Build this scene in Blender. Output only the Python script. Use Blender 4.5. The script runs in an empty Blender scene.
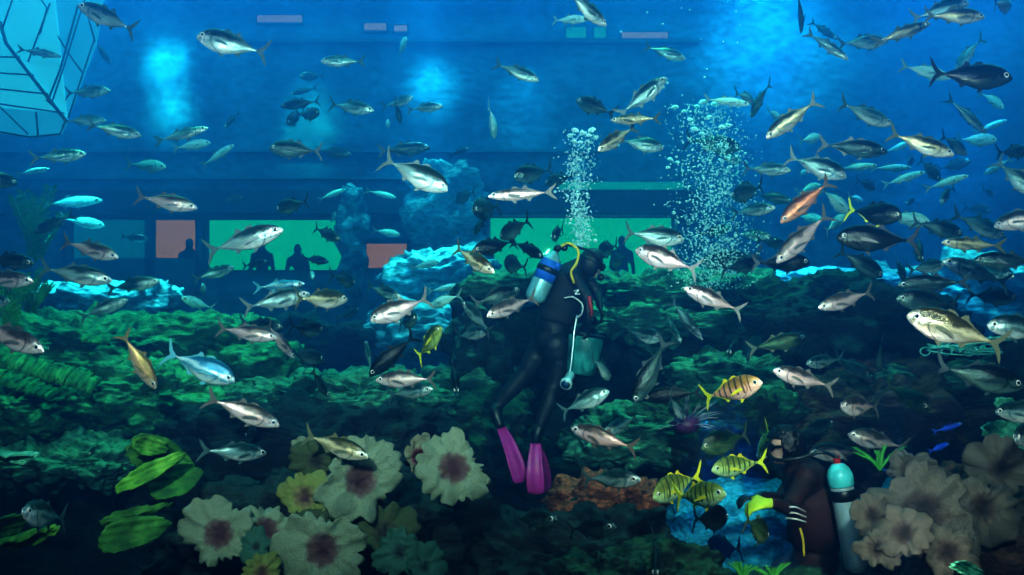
import bpy, bmesh, math, random
from mathutils import Vector, Matrix, noise
sc = bpy.context.scene
COL = sc.collection
F = 887.0
CZ = 2.4
R = math.radians
random.seed(7)

# ---------------------------------------------------------------- helpers
def P(px, py, D):
    return Vector(((px - 512) / F * D, D, CZ - (py - 287.5) / F * D))

def link(name, me, m=None, parent=None, loc=None):
    o = bpy.data.objects.new(name, me)
    COL.objects.link(o)
    if m is not None and me is not None and len(me.materials) == 0:
        me.materials.append(m)
    if parent is not None:
        o.parent = parent
    if loc is not None:
        o.location = loc
    return o

def tag(o, label=None, cat=None, group=None, kind=None):
    if label: o['label'] = label
    if cat: o['category'] = cat
    if group: o['group'] = group
    if kind: o['kind'] = kind
    return o

def mesh_bm(bm, name, smooth=True):
    me = bpy.data.meshes.new(name)
    bm.normal_update()
    bm.to_mesh(me); bm.free()
    if smooth:
        for p in me.polygons: p.use_smooth = True
    return me

def mesh_py(name, vs, fs, smooth=True):
    me = bpy.data.meshes.new(name)
    me.from_pydata([tuple(v) for v in vs], [], fs)
    me.update()
    if smooth:
        for p in me.polygons: p.use_smooth = True
    return me

def bm_box(bm, a, b):
    r = bmesh.ops.create_cube(bm, size=1)
    for v in r['verts']:
        v.co = Vector([(a[i] + b[i]) / 2 + v.co[i] * (b[i] - a[i]) for i in range(3)])
    return r['verts']

def box(name, a, b, m, parent=None, kind=None, bev=0):
    bm = bmesh.new(); bm_box(bm, a, b)
    if bev: bmesh.ops.bevel(bm, geom=bm.edges[:], offset=bev, segments=2, affect='EDGES')
    o = link(name, mesh_bm(bm, name, False), m, parent)
    if kind: o['kind'] = kind
    return o

def tube_data(pts, rad, seg=8, closed_ends=True):
    pts = [Vector(p) for p in pts]
    n = len(pts)
    rads = rad if isinstance(rad, (list, tuple)) else [rad] * n
    vs, fs = [], []
    up = Vector((0.13, 0.27, 0.95)).normalized()
    for i, p in enumerate(pts):
        d = (pts[min(i + 1, n - 1)] - pts[max(i - 1, 0)])
        if d.length < 1e-9: d = Vector((0, 0, 1))
        d.normalize()
        u = d.cross(up)
        if u.length < 1e-3: u = d.cross(Vector((1, 0, 0)))
        u.normalize(); w = d.cross(u)
        for k in range(seg):
            a = 2 * math.pi * k / seg
            vs.append(p + (u * math.cos(a) + w * math.sin(a)) * rads[i])
    for i in range(n - 1):
        for k in range(seg):
            k2 = (k + 1) % seg
            fs.append((i * seg + k, i * seg + k2, (i + 1) * seg + k2, (i + 1) * seg + k))
    if closed_ends:
        fs.append(tuple(range(seg))[::-1]); fs.append(tuple((n - 1) * seg + k for k in range(seg)))
    return vs, fs

def smooth_path(pts, n=6):
    pts = [Vector(p) for p in pts]
    q = [pts[0] * 2 - pts[1]] + pts + [pts[-1] * 2 - pts[-2]]
    out = []
    for i in range(1, len(q) - 2):
        for k in range(n):
            t = k / n
            a, b, c, d = q[i - 1], q[i], q[i + 1], q[i + 2]
            out.append(0.5 * ((2 * b) + (c - a) * t + (2 * a - 5 * b + 4 * c - d) * t * t + (3 * b - a - 3 * c + d) * t ** 3))
    out.append(pts[-1])
    return out

def tube(name, pts, rad, m, parent=None, seg=8, sm=True):
    if sm and len(pts) > 2 and not isinstance(rad, (list, tuple)): pts = smooth_path(pts)
    vs, fs = tube_data(pts, rad, seg)
    return link(name, mesh_py(name, vs, fs), m, parent)

def lathe(name, prof, m, parent=None, seg=20, mat4=None):
    vs, fs = [], []
    for (r, z) in prof:
        for k in range(seg):
            a = 2 * math.pi * k / seg
            vs.append(Vector((r * math.cos(a), r * math.sin(a), z)))
    for i in range(len(prof) - 1):
        for k in range(seg):
            k2 = (k + 1) % seg
            fs.append((i * seg + k, i * seg + k2, (i + 1) * seg + k2, (i + 1) * seg + k))
    fs.append(tuple(range(seg))[::-1]); fs.append(tuple((len(prof) - 1) * seg + k for k in range(seg)))
    if mat4: vs = [mat4 @ v for v in vs]
    return link(name, mesh_py(name, vs, fs), m, parent)

def frame_to(a, b):
    """matrix with Z along a->b, at a"""
    d = (b - a).normalized()
    return Matrix.Translation(a) @ d.to_track_quat('Z', 'Y').to_matrix().to_4x4()

# ---------------------------------------------------------------- materials
def new_mat(name):
    m = bpy.data.materials.new(name); m.use_nodes = True
    nt = m.node_tree
    return m, nt, nt.nodes['Principled BSDF']

def N(nt, t, **kw):
    n = nt.nodes.new(t)
    for k, v in kw.items():
        if hasattr(n, k): setattr(n, k, v)
        else: n.inputs[k].default_value = v
    return n

def ramp(nt, src, stops):
    r = nt.nodes.new('ShaderNodeValToRGB')
    e = r.color_ramp.elements
    while len(e) < len(stops): e.new(0.5)
    for i, (p, c) in enumerate(stops):
        e[i].position = p; e[i].color = (*c, 1)
    nt.links.new(src, r.inputs['Fac'])
    return r.outputs['Color']

def mixc(nt, fac, a, b, mode='MIX'):
    n = nt.nodes.new('ShaderNodeMix'); n.data_type = 'RGBA'; n.blend_type = mode
    for s, v in ((0, fac), (6, a), (7, b)):
        if isinstance(v, bpy.types.NodeSocket): nt.links.new(v, n.inputs[s])
        elif isinstance(v, (int, float)): n.inputs[s].default_value = v
        else: n.inputs[s].default_value = (*v, 1)
    return n.outputs[2]

def math_n(nt, op, a, b=None, c=None, clamp=False):
    n = nt.nodes.new('ShaderNodeMath'); n.operation = op; n.use_clamp = clamp
    for i, v in enumerate((a, b, c)):
        if v is None: continue
        if isinstance(v, bpy.types.NodeSocket): nt.links.new(v, n.inputs[i])
        else: n.inputs[i].default_value = v
    return n.outputs[0]

def plain(name, col, rough=0.5, metal=0.0, emis=None, es=0, noise_amt=0.15, scale=12, alpha=None):
    m, nt, b = new_mat(name)
    tc = N(nt, 'ShaderNodeTexCoord')
    nz = N(nt, 'ShaderNodeTexNoise'); nz.inputs['Scale'].default_value = scale
    nt.links.new(tc.outputs['Object'], nz.inputs['Vector'])
    dark = tuple(c * (1 - noise_amt * 2) for c in col)
    nt.links.new(ramp(nt, nz.outputs['Fac'], [(0.35, dark), (0.65, col)]), b.inputs['Base Color'])
    b.inputs['Roughness'].default_value = rough; b.inputs['Metallic'].default_value = metal
    if emis:
        b.inputs['Emission Color'].default_value = (*emis, 1); b.inputs['Emission Strength'].default_value = es
    if alpha is not None: b.inputs['Alpha'].default_value = alpha
    return m

def rock_mat(name, dark, mid, top, scale=1.0, bump=0.9):
    m, nt, b = new_mat(name)
    tc = N(nt, 'ShaderNodeTexCoord'); g = N(nt, 'ShaderNodeNewGeometry')
    n1 = N(nt, 'ShaderNodeTexNoise'); n1.inputs['Scale'].default_value = 2.2 * scale; n1.inputs['Detail'].default_value = 8; n1.inputs['Roughness'].default_value = 0.65
    n2 = N(nt, 'ShaderNodeTexNoise'); n2.inputs['Scale'].default_value = 16 * scale; n2.inputs['Detail'].default_value = 5
    vo = N(nt, 'ShaderNodeTexVoronoi'); vo.inputs['Scale'].default_value = 7 * scale
    mp = N(nt, 'ShaderNodeMapping'); mp.inputs['Scale'].default_value = (0.7, 1, 1.4); mp.inputs['Rotation'].default_value = (0.2, 0.35, 0.1)
    nt.links.new(g.outputs['Position'], mp.inputs['Vector'])
    for n in (n1, n2, vo): nt.links.new(mp.outputs[0], n.inputs['Vector'])
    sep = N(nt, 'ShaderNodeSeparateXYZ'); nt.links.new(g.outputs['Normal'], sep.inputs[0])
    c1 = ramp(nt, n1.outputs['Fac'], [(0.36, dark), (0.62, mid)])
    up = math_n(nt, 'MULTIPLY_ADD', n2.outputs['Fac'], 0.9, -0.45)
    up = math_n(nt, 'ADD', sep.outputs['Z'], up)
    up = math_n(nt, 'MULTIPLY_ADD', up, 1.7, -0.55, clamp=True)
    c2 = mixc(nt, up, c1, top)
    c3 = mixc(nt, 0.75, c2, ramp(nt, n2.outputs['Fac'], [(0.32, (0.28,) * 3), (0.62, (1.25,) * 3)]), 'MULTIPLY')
    nt.links.new(c3, b.inputs['Base Color'])
    b.inputs['Roughness'].default_value = 0.85
    h = math_n(nt, 'ADD', n2.outputs['Fac'], math_n(nt, 'MULTIPLY', n1.outputs['Fac'], 2.0))
    h = math_n(nt, 'ADD', h, math_n(nt, 'MULTIPLY', vo.outputs['Distance'], 0.5))
    bp = N(nt, 'ShaderNodeBump'); bp.inputs['Strength'].default_value = bump; bp.inputs['Distance'].default_value = 0.06
    nt.links.new(h, bp.inputs['Height']); nt.links.new(bp.outputs[0], b.inputs['Normal'])
    return m

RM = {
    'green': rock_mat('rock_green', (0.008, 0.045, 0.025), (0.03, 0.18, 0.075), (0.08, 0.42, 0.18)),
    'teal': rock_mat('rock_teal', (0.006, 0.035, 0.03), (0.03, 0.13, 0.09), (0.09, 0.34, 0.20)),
    'dark': rock_mat('rock_dark_shade', (0.0005, 0.0015, 0.002), (0.003, 0.008, 0.008), (0.009, 0.032, 0.026)),  # near-black rock, cave and hollow shade put into its colour
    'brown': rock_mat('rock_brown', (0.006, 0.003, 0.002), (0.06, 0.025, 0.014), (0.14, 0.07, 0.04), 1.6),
    'blue': rock_mat('rock_painted_ripples', (0.02, 0.12, 0.25), (0.10, 0.40, 0.55), (0.40, 0.85, 0.95), 0.8),  # pale cyan mottling paints rippling caustic light onto the far rocks
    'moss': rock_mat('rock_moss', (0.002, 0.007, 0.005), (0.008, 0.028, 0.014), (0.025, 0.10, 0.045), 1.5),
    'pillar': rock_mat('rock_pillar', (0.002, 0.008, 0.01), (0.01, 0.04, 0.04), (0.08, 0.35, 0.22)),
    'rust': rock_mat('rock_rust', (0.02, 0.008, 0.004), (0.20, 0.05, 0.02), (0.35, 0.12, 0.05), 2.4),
    'sand': rock_mat('sand_painted_blue', (0.02, 0.30, 0.45), (0.03, 0.42, 0.62), (0.05, 0.5, 0.75), 2, 0.1),  # the blue light on the sand is painted into its colour
}

def fish_mat(name, back, flank, belly, rough=0.27, metal=0.45, bars=None, line=None, yshift=0.0):
    m, nt, b = new_mat(name)
    tc = N(nt, 'ShaderNodeTexCoord'); s = N(nt, 'ShaderNodeSeparateXYZ')
    nt.links.new(tc.outputs['Object'], s.inputs[0])
    nz = N(nt, 'ShaderNodeTexNoise'); nz.inputs['Scale'].default_value = 9; nz.inputs['Detail'].default_value = 4
    nt.links.new(tc.outputs['Object'], nz.inputs['Vector'])
    z = math_n(nt, 'MULTIPLY_ADD', s.outputs['Z'], 3.6, 0.5 + yshift)
    z = math_n(nt, 'ADD', z, math_n(nt, 'MULTIPLY_ADD', nz.outputs['Fac'], 0.45, -0.22))
    c = ramp(nt, z, [(0.12, belly), (0.42, flank), (0.58, flank if line is None else line), (0.74, back), (0.95, tuple(x * 0.6 for x in back))])
    # bright mottled cheek, gill cover and mouth shading of the skin
    nh = N(nt, 'ShaderNodeTexNoise'); nh.inputs['Scale'].default_value = 26; nt.links.new(tc.outputs['Object'], nh.inputs['Vector'])
    hd_ = math_n(nt, 'MULTIPLY_ADD', s.outputs['X'], 9.0, -2.5, clamp=True)
    hd_ = math_n(nt, 'MULTIPLY', hd_, math_n(nt, 'MULTIPLY_ADD', nh.outputs['Fac'], 6.0, -2.7, clamp=True))
    hd_ = math_n(nt, 'MULTIPLY', hd_, math_n(nt, 'MULTIPLY_ADD', s.outputs['Z'], -9.0, 1.0, clamp=True))
    c = mixc(nt, math_n(nt, 'MULTIPLY', hd_, 0.8), c, tuple(min(1, x * 1.25 + .02) for x in belly))
    gx = math_n(nt, 'ADD', s.outputs['X'], math_n(nt, 'MULTIPLY', math_n(nt, 'MULTIPLY', s.outputs['Z'], s.outputs['Z']), 6.0))
    g = math_n(nt, 'ABSOLUTE', math_n(nt, 'SUBTRACT', gx, 0.285))
    g = math_n(nt, 'MULTIPLY_ADD', g, -60, 1.0, clamp=True)
    c = mixc(nt, math_n(nt, 'MULTIPLY', g, 0.75), c, tuple(x * 0.25 for x in back))
    mo = math_n(nt, 'ABSOLUTE', math_n(nt, 'ADD', math_n(nt, 'MULTIPLY_ADD', s.outputs['X'], -0.35, 0.175), math_n(nt, 'ADD', s.outputs['Z'], 0.022)))
    mo = math_n(nt, 'MULTIPLY_ADD', mo, -220, 1.0, clamp=True)
    mo = math_n(nt, 'MULTIPLY', mo, math_n(nt, 'GREATER_THAN', s.outputs['X'], 0.425))
    c = mixc(nt, mo, c, (0.01, 0.01, 0.01))
    if bars:
        w = math_n(nt, 'SINE', math_n(nt, 'MULTIPLY', s.outputs['X'], 62))
        w = math_n(nt, 'MULTIPLY_ADD', w, 3.0, -1.3, clamp=True)
        w = math_n(nt, 'MULTIPLY', w, math_n(nt, 'GREATER_THAN', s.outputs['Z'], -0.075))
        w = math_n(nt, 'MULTIPLY', w, math_n(nt, 'LESS_THAN', s.outputs['X'], 0.33))
        c = mixc(nt, math_n(nt, 'MULTIPLY', w, 0.9), c, bars)
    nt.links.new(c, b.inputs['Base Color'])
    b.inputs['Roughness'].default_value = rough; b.inputs['Metallic'].default_value = metal
    v = N(nt, 'ShaderNodeTexVoronoi'); v.inputs['Scale'].default_value = 60
    nt.links.new(tc.outputs['Object'], v.inputs['Vector'])
    bp = N(nt, 'ShaderNodeBump'); bp.inputs['Strength'].default_value = 0.25; bp.inputs['Distance'].default_value = 0.01
    nt.links.new(v.outputs['Distance'], bp.inputs['Height']); nt.links.new(bp.outputs[0], b.inputs['Normal'])
    return m

FM = {  # body material, fin colour
    'sp': (fish_mat('skin_silver_flash_pink', (0.09, 0.07, 0.06), (0.62, 0.45, 0.43), (0.95, 0.80, 0.80)), (0.25, 0.24, 0.22)),  # pink of the flash light is put into the silver skin
    'st': (fish_mat('skin_silver_teal', (0.025, 0.06, 0.06), (0.24, 0.38, 0.37), (0.75, 0.85, 0.82)), (0.12, 0.25, 0.25)),
    'sg': (fish_mat('skin_silver_gold', (0.07, 0.06, 0.02), (0.42, 0.36, 0.20), (0.92, 0.86, 0.76), line=(0.75, 0.66, 0.42)), (0.25, 0.27, 0.15)),
    'dk': (fish_mat('skin_dark', (0.010, 0.020, 0.022), (0.035, 0.075, 0.07), (0.13, 0.24, 0.21)), (0.02, 0.045, 0.05)),
    'bk': (fish_mat('skin_black', (0.004, 0.006, 0.007), (0.012, 0.016, 0.014), (0.03, 0.045, 0.035)), (0.006, 0.008, 0.01)),
    'pc': (fish_mat('skin_painted_backlight', (0.55, 0.80, 0.78), (0.45, 0.70, 0.68), (0.35, 0.6, 0.6), 0.5, 0.1), (0.4, 0.65, 0.65)),  # light back and cyan tone paint the backlight into the skin
    'co': (fish_mat('skin_copper', (0.16, 0.05, 0.02), (0.70, 0.26, 0.13), (0.90, 0.52, 0.36)), (0.12, 0.07, 0.04)),
    'or': (fish_mat('skin_orange', (0.35, 0.20, 0.05), (0.85, 0.50, 0.25), (0.85, 0.70, 0.62)), (0.3, 0.22, 0.08)),
    'yl': (fish_mat('skin_olive_yellow', (0.05, 0.07, 0.01), (0.20, 0.24, 0.03), (0.32, 0.42, 0.12), 0.45, 0.2), (0.6, 0.65, 0.05)),
    'gt': (fish_mat('skin_barred_green', (0.22, 0.28, 0.03), (0.40, 0.55, 0.16), (0.42, 0.62, 0.42), 0.4, 0.2, bars=(0.015, 0.025, 0.01)), (0.75, 0.72, 0.03)),
    'gp': (fish_mat('skin_barred_pink', (0.55, 0.30, 0.06), (0.95, 0.50, 0.34), (0.98, 0.62, 0.50), 0.4, 0.2, bars=(0.05, 0.03, 0.03)), (0.9, 0.85, 0.03)),
    'ol': (fish_mat('skin_dim_olive', (0.02, 0.04, 0.015), (0.05, 0.11, 0.045), (0.16, 0.26, 0.13)), (0.06, 0.09, 0.03)),
    'bl': (fish_mat('skin_blue', (0.01, 0.05, 0.5), (0.02, 0.10, 0.8), (0.05, 0.2, 0.8), 0.5, 0.0), (0.02, 0.1, 0.7)),
    'br': (fish_mat('skin_bright_blue', (0.03, 0.22, 0.35), (0.06, 0.32, 0.45), (0.75, 0.95, 0.95), line=(0.6, 0.9, 0.95)), (0.1, 0.4, 0.5)),
}
FINM = {}
def fin_mat(key, yellow=False):
    kk = (key, yellow)
    if kk not in FINM:
        q = {'sp': .45, 'st': .45, 'sg': .5, 'pc': .6}.get(key, 1)
        col = (0.8, 0.85, 0.03) if yellow else tuple(c * q for c in FM[key][1])
        m, nt, b = new_mat('fin_' + key + ('_yellow' if yellow else ''))
        tc = N(nt, 'ShaderNodeTexCoord'); w = N(nt, 'ShaderNodeTexWave'); w.inputs['Scale'].default_value = 22; w.inputs['Distortion'].default_value = 1.5
        nt.links.new(tc.outputs['Object'], w.inputs['Vector'])
        nt.links.new(ramp(nt, w.outputs['Fac'], [(0.2, tuple(c * 0.6 for c in col)), (0.8, col)]), b.inputs['Base Color'])
        b.inputs['Roughness'].default_value = 0.45
        b.inputs['Subsurface Weight'].default_value = 0.0
        FINM[kk] = m
    return FINM[kk]
M_EYE = None
def eye_mat():
    m, nt, b = new_mat('eye')
    tc = N(nt, 'ShaderNodeTexCoord'); s = N(nt, 'ShaderNodeSeparateXYZ'); nt.links.new(tc.outputs['Object'], s.inputs[0])
    # local mesh: pupil where sideways offset is large
    c = ramp(nt, math_n(nt, 'ABSOLUTE', s.outputs['Y']), [(0.0, (0.5, 0.5, 0.48)), (0.74, (0.7, 0.7, 0.66)), (0.78, (0.01, 0.01, 0.01)), (1.0, (0.0, 0.0, 0.0))])
    nt.links.new(c, b.inputs['Base Color']); b.inputs['Roughness'].default_value = 0.22
    b.inputs['Coat Weight'].default_value = 1.0; b.inputs['Coat Roughness'].default_value = 0.12
    return m
M_EYE = eye_mat()

# ---------------------------------------------------------------- fish meshes (snout at x=+.5, tail tip at x=-.5)
def interp(tab, t):
    for i in range(len(tab) - 1):
        a, b = tab[i], tab[i + 1]
        if t <= b[0]:
            u = (t - a[0]) / (b[0] - a[0]); u = u * u * (3 - 2 * u) * 0.5 + u * 0.5
            return a[1] + (b[1] - a[1]) * u
    return tab[-1][1]

SHAPES = {  # top profile, bottom profile, half width
    'j': ([(0, .006), (.02, .030), (.07, .062), (.15, .094), (.27, .118), (.40, .117), (.55, .090), (.70, .048), (.79, .018), (.84, .016)],
          [(0, .008), (.02, .026), (.07, .046), (.15, .074), (.27, .100), (.40, .106), (.55, .082), (.70, .042), (.79, .017), (.84, .016)], .062),
    'd': ([(0, .006), (.02, .045), (.06, .088), (.13, .128), (.24, .158), (.38, .160), (.55, .118), (.70, .058), (.79, .020), (.84, .018)],
          [(0, .010), (.02, .032), (.07, .062), (.15, .098), (.27, .134), (.40, .142), (.55, .106), (.70, .050), (.79, .019), (.84, .018)], .070),
    'b': ([(0, .006), (.02, .060), (.06, .115), (.13, .165), (.25, .205), (.40, .205), (.56, .150), (.70, .075), (.79, .024), (.84, .020)],
          [(0, .010), (.02, .036), (.07, .080), (.15, .130), (.28, .175), (.42, .185), (.56, .140), (.70, .065), (.79, .022), (.84, .020)], .080),
    's': ([(0, .006), (.02, .022), (.07, .045), (.15, .068), (.27, .086), (.42, .086), (.56, .068), (.70, .038), (.79, .015), (.84, .013)],
          [(0, .006), (.02, .020), (.07, .036), (.15, .056), (.27, .076), (.42, .080), (.56, .062), (.70, .034), (.79, .014), (.84, .013)], .050),
}
HS = {'j': 1.2, 'd': 1.12, 'b': 1.05, 's': 1.12}
for _k in SHAPES:
    _t, _b, _w = SHAPES[_k]
    _f = lambda tab, q: [(x, y * (q if x < .6 else 1)) for x, y in tab]
    SHAPES[_k] = (_f(_t, HS[_k]), _f(_b, HS[_k]), _w * 1.1)
def bendf(v, k):
    t = 0.5 - v[0]
    return Vector((v[0], v[1] + k * (t * t - 0.12), v[2]))

def fin_mesh(name, outline, base_y, k, thick=0.004, spread=None):
    """flat fin from an (x,z) outline, thin solid"""
    vs, fs = [], []
    n = len(outline)
    for sgn in (1, -1):
        for (x, z) in outline:
            y = base_y + (spread(x, z) if spread else 0)
            vs.append(bendf((x, y + sgn * thick / 2, z), k))
    cx = sum(p[0] for p in outline) / n; cz = sum(p[1] for p in outline) / n
    fs.append(tuple(range(n))); fs.append(tuple(range(2 * n - 1, n - 1, -1)))
    for i in range(n):
        j = (i + 1) % n
        fs.append((i, j, n + j, n + i))
    return mesh_py(name, vs, fs, False)

MESHC = {}
def fish_parts(shape, k, mk, yellow):
    key = (shape, k, mk, yellow)
    if key in MESHC: return MESHC[key]
    top, bot, hw = SHAPES[shape]
    NS, NR = 22, 16
    vs, fs = [], []
    for i in range(NS + 1):
        t = (i / NS) ** 1.25 * 0.84
        x = 0.5 - t
        a, b = interp(top, t), interp(bot, t)
        wv = hw * (math.sin(min(1, t / 0.34) * math.pi / 2) ** 0.75 if t < 0.34 else max(0.10, math.cos((t - 0.34) / 0.5 * math.pi / 2) ** 1.1))
        wv = max(wv, 0.008)
        for j in range(NR):
            th = 2 * math.pi * j / NR
            cy, cz = math.cos(th), math.sin(th)
            yy = wv * math.copysign(abs(cy) ** 1.15, cy)
            zz = (a if cz > 0 else b) * math.copysign(abs(cz) ** 0.95, cz)
            vs.append(bendf((x, yy, zz), k))
    for i in range(NS):
        for j in range(NR):
            j2 = (j + 1) % NR
            fs.append((i * NR + j, (i + 1) * NR + j, (i + 1) * NR + j2, i * NR + j2))
    fs.append(tuple(range(NR))); fs.append(tuple(NS * NR + j for j in range(NR))[::-1])
    fm = FM[mk][0]; fn = fin_mat(mk); fy = fin_mat(mk, True) if yellow else fn
    body = mesh_py('body', vs, fs); body.materials.append(fm)
    H = interp(top, .35); G = interp(bot, .4)
    out = [('body', body)]
    sp = H * 0.85 + 0.035
    tail = [(-.325, .014), (-.36, .030), (-.41, .07), (-.465, sp * .85), (-.505, sp + .02), (-.49, sp * .75), (-.455, .05), (-.425, .012), (-.42, 0), (-.425, -.012), (-.455, -.05), (-.49, -sp * .75), (-.50, -sp - .015), (-.465, -sp * .83), (-.41, -.066), (-.36, -.028), (-.325, -.014)]
    out.append(('tail_fin', fin_mesh('tail_fin', tail, 0, k, 0.008)))
    def tz(x): return interp(top, 0.5 - x) - 0.006
    def bz(x): return -interp(bot, 0.5 - x) + 0.006
    d1 = [(.16, tz(.16)), (.13, tz(.13) + .028), (.08, tz(.08) + .030), (.03, tz(.03) + .012)]
    d2 = [(.01, tz(.01)), (-.03, tz(-.03) + .055), (-.065, tz(-.065) + .068), (-.085, tz(-.085) + .030), (-.16, tz(-.16) + .020), (-.24, tz(-.24) + .014), (-.29, tz(-.29) + .012), (-.30, tz(-.30))]
    dz = d1 + d2 + [(-.2, tz(-.2)), (-.1, tz(-.1)), (.0, tz(0) - .002), (.08, tz(.08))]
    out.append(('dorsal_fin', fin_mesh('dorsal_fin', dz, 0, k)))
    an = [(-.05, bz(-.05)), (-.09, bz(-.09) - .052), (-.12, bz(-.12) - .060), (-.13, bz(-.13) - .024), (-.2, bz(-.2) - .016), (-.27, bz(-.27) - .012), (-.30, bz(-.30)), (-.2, bz(-.2)), (-.12, bz(-.12))]
    out.append(('anal_fin', fin_mesh('anal_fin', an, 0, k)))
    pv = [(.17, bz(.17)), (.12, bz(.12) - .045), (.09, bz(.09) - .05), (.10, bz(.10))]
    out.append(('pelvic_fin', fin_mesh('pelvic_fin', pv, 0, k, 0.012)))
    for s in (1, -1):
        pf = [(.225, -.012), (.20, .010), (.13, .004), (.06, -.026), (.01, -.060), (.07, -.052), (.15, -.036), (.20, -.030)]
        out.append(('pectoral_fin', fin_mesh('pectoral_fin', pf, s * (hw * 0.93), k, 0.004, lambda x, z, s=s: s * (0.225 - x) * 0.16)))
    for n, me in out[1:]:
        me.materials.append(fy if n in ('tail_fin', 'anal_fin', 'pelvic_fin') else fn)
    MESHC[key] = out
    return out

bm = bmesh.new(); bmesh.ops.create_uvsphere(bm, u_segments=12, v_segments=8, radius=1)
EYE = mesh_bm(bm, 'eye'); EYE.materials.append(M_EYE)
NFISH = 0
def fish(hx, hy, tx, ty, shape, mk, D, label, yaw=None, name=None, Lmin=0.40, yellow=False, far=False, cat='fish', group=None):
    global NFISH
    NFISH += 1
    rnd = random.Random(int(hx * 31 + hy * 17 + tx * 7 + 5))
    D = D + rnd.uniform(-.12, .12)
    a, b = P(hx, hy, D), P(tx, ty, D)
    w = (a - b).length
    c = (a + b) / 2
    d = (a - b).normalized()
    if yaw is None:
        if w < Lmin:
            ang = math.acos(max(w / Lmin, 0.25)) * rnd.choice((-1, 1)); L = Lmin if w / Lmin > .25 else w / .25
        else:
            ang = R(rnd.uniform(-14, 14)); L = w / math.cos(ang)
    else:
        ang = R(yaw); L = w / max(0.25, math.cos(ang))
    # fish seen off axis: measure the yaw against the line of sight
    dirv = Vector((d.x * math.cos(ang), math.sin(ang), d.z * math.cos(ang))).normalized()
    k = rnd.choice((0.0, 0.14, -0.14, 0.07))
    parts = fish_parts(shape, k, mk, yellow)
    X = dirv
    up = Vector((0, 0, 1))
    if abs(X.z) > 0.93: up = Vector((-X.x, 0, 0.4)).normalized() if abs(X.x) > .01 else Vector((1, 0, .2))
    Y = up.cross(X).normalized(); Z = X.cross(Y)
    M = Matrix((X, Y, Z)).transposed().to_4x4()
    roll = Matrix.Rotation(R(rnd.uniform(-7, 7)), 4, 'X')
    nm = name or {'j': 'jack_fish', 's': 'slender_jack_fish', 'd': 'deep_jack_fish', 'b': 'round_jack_fish'}[shape]
    o = link(nm, parts[0][1])
    o.matrix_world = Matrix.Translation(c) @ M @ roll @ Matrix.Scale(L, 4)
    tag(o, label, cat, group or 'silver jacks and other fish swimming in the tank')
    for n, me in parts[1:]:
        link(n, me, None, o)
    hw = SHAPES[shape][2]
    top = SHAPES[shape][0]
    ez = interp(top, .08) * 0.30
    for s in (1, -1):
        e = link('eye', EYE, None, o)
        wv = hw * (math.sin(.085 / .34 * math.pi / 2) ** .75)
        p = bendf((0.415, s * wv * 0.86, ez), k)
        e.matrix_local = Matrix.Translation(p) @ Matrix.Diagonal((.034, .017, .034, 1))
    return o

# ---------------------------------------------------------------- camera and lights
cam = bpy.data.objects.new('camera', bpy.data.cameras.new('camera')); COL.objects.link(cam)
cam.location = (0, 0, CZ); cam.rotation_euler = (math.pi / 2, 0, 0)
cam.data.lens = 36 * F / 1024; cam.data.clip_end = 200
sc.camera = cam

def light(t, loc, tgt, p, col, sx=1, sy=1, ang=60, blend=1, rad=.25, name='light'):
    l = bpy.data.lights.new(name, t); o = bpy.data.objects.new(name, l); COL.objects.link(o)
    o.location = loc
    o.rotation_euler = (Vector(tgt) - Vector(loc)).to_track_quat('-Z', 'Y').to_euler()
    l.energy = p; l.color = col
    if t == 'AREA': l.shape = 'RECTANGLE'; l.size = sx; l.size_y = sy
    if t == 'SPOT': l.spot_size = R(ang); l.spot_blend = blend; l.shadow_soft_size = rad
    return o
#LIGHTS
light('AREA', (0, 11.5, 7.55), (0, 11.5, 0), 1500, (.22, .78, 1), 20, 9.5, name='skylight_over_tank')
for px, py, p, ang, col in ((170, 104, 3600, 20, (.15, .95, 1)), (165, 62, 2600, 26, (.12, .85, 1)), (432, 84, 2200, 26, (.12, .8, 1)), (308, 118, 1500, 26, (.2, 1, .75)),
                            (525, 100, 900, 30, (.1, .7, 1)), (770, 40, 1500, 85, (.1, .6, 1)), (410, 230, 1300, 34, (.1, .7, 1)), (960, 250, 1600, 50, (.05, .35, 1))):
    t = P(px, py, 16.5)
    light('SPOT', (t.x * .97, 14.6, 7.5), t, p, col, ang=ang, name='tank_spotlight')
for px, D, p, ang, col in ((168, 12.5, 5500, 16, (.2, .95, 1)), (430, 13, 4200, 18, (.2, .8, 1)), (770, 12, 6000, 32, (.08, .5, 1)), (310, 12.5, 2600, 14, (.2, 1, .8)), (40, 11.5, 5000, 40, (.12, .75, 1)), (525, 12.5, 2600, 16, (.1, .65, 1)), (930, 10, 3200, 44, (.04, .4, 1)), (440, 10, 2200, 30, (.1, .65, 1))):
    x = (px - 512) / F * D
    light('SPOT', (x, D, 7.5), (x * .98, D + .3, 0), p, col, ang=ang, name='tank_spotlight')
for px, py, D, p, ang, col in ((130, 385, 7.6, 900, 52, (.16, 1, .62)), (640, 290, 9, 1100, 60, (.2, 1, .6)), (330, 400, 7.5, 260, 50, (.2, 1, .7)),
                               (820, 300, 8.5, 420, 50, (.2, .9, .7)), (720, 400, 7.2, 240, 45, (.3, 1, .7)), (415, 270, 13, 1500, 40, (.2, .9, 1)), (985, 280, 11.5, 1500, 34, (.2, .8, 1)), (110, 300, 12, 900, 30, (.2, .8, 1))):
    t = P(px, py, D)
    light('SPOT', (t.x, t.y - .6, 7.4), t, p, col, ang=ang, name='reef_spotlight')
light('SPOT', P(735, 400, 7.3), P(735, 535, 6.6), 6000, (.02, .40, 1), ang=62, name='blue_reef_lamp')
light('AREA', (0, -.2, 5.4), (0, 6, 2.6), 60, (1, .86, .84), 3, .6, name='hall_light')
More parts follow.
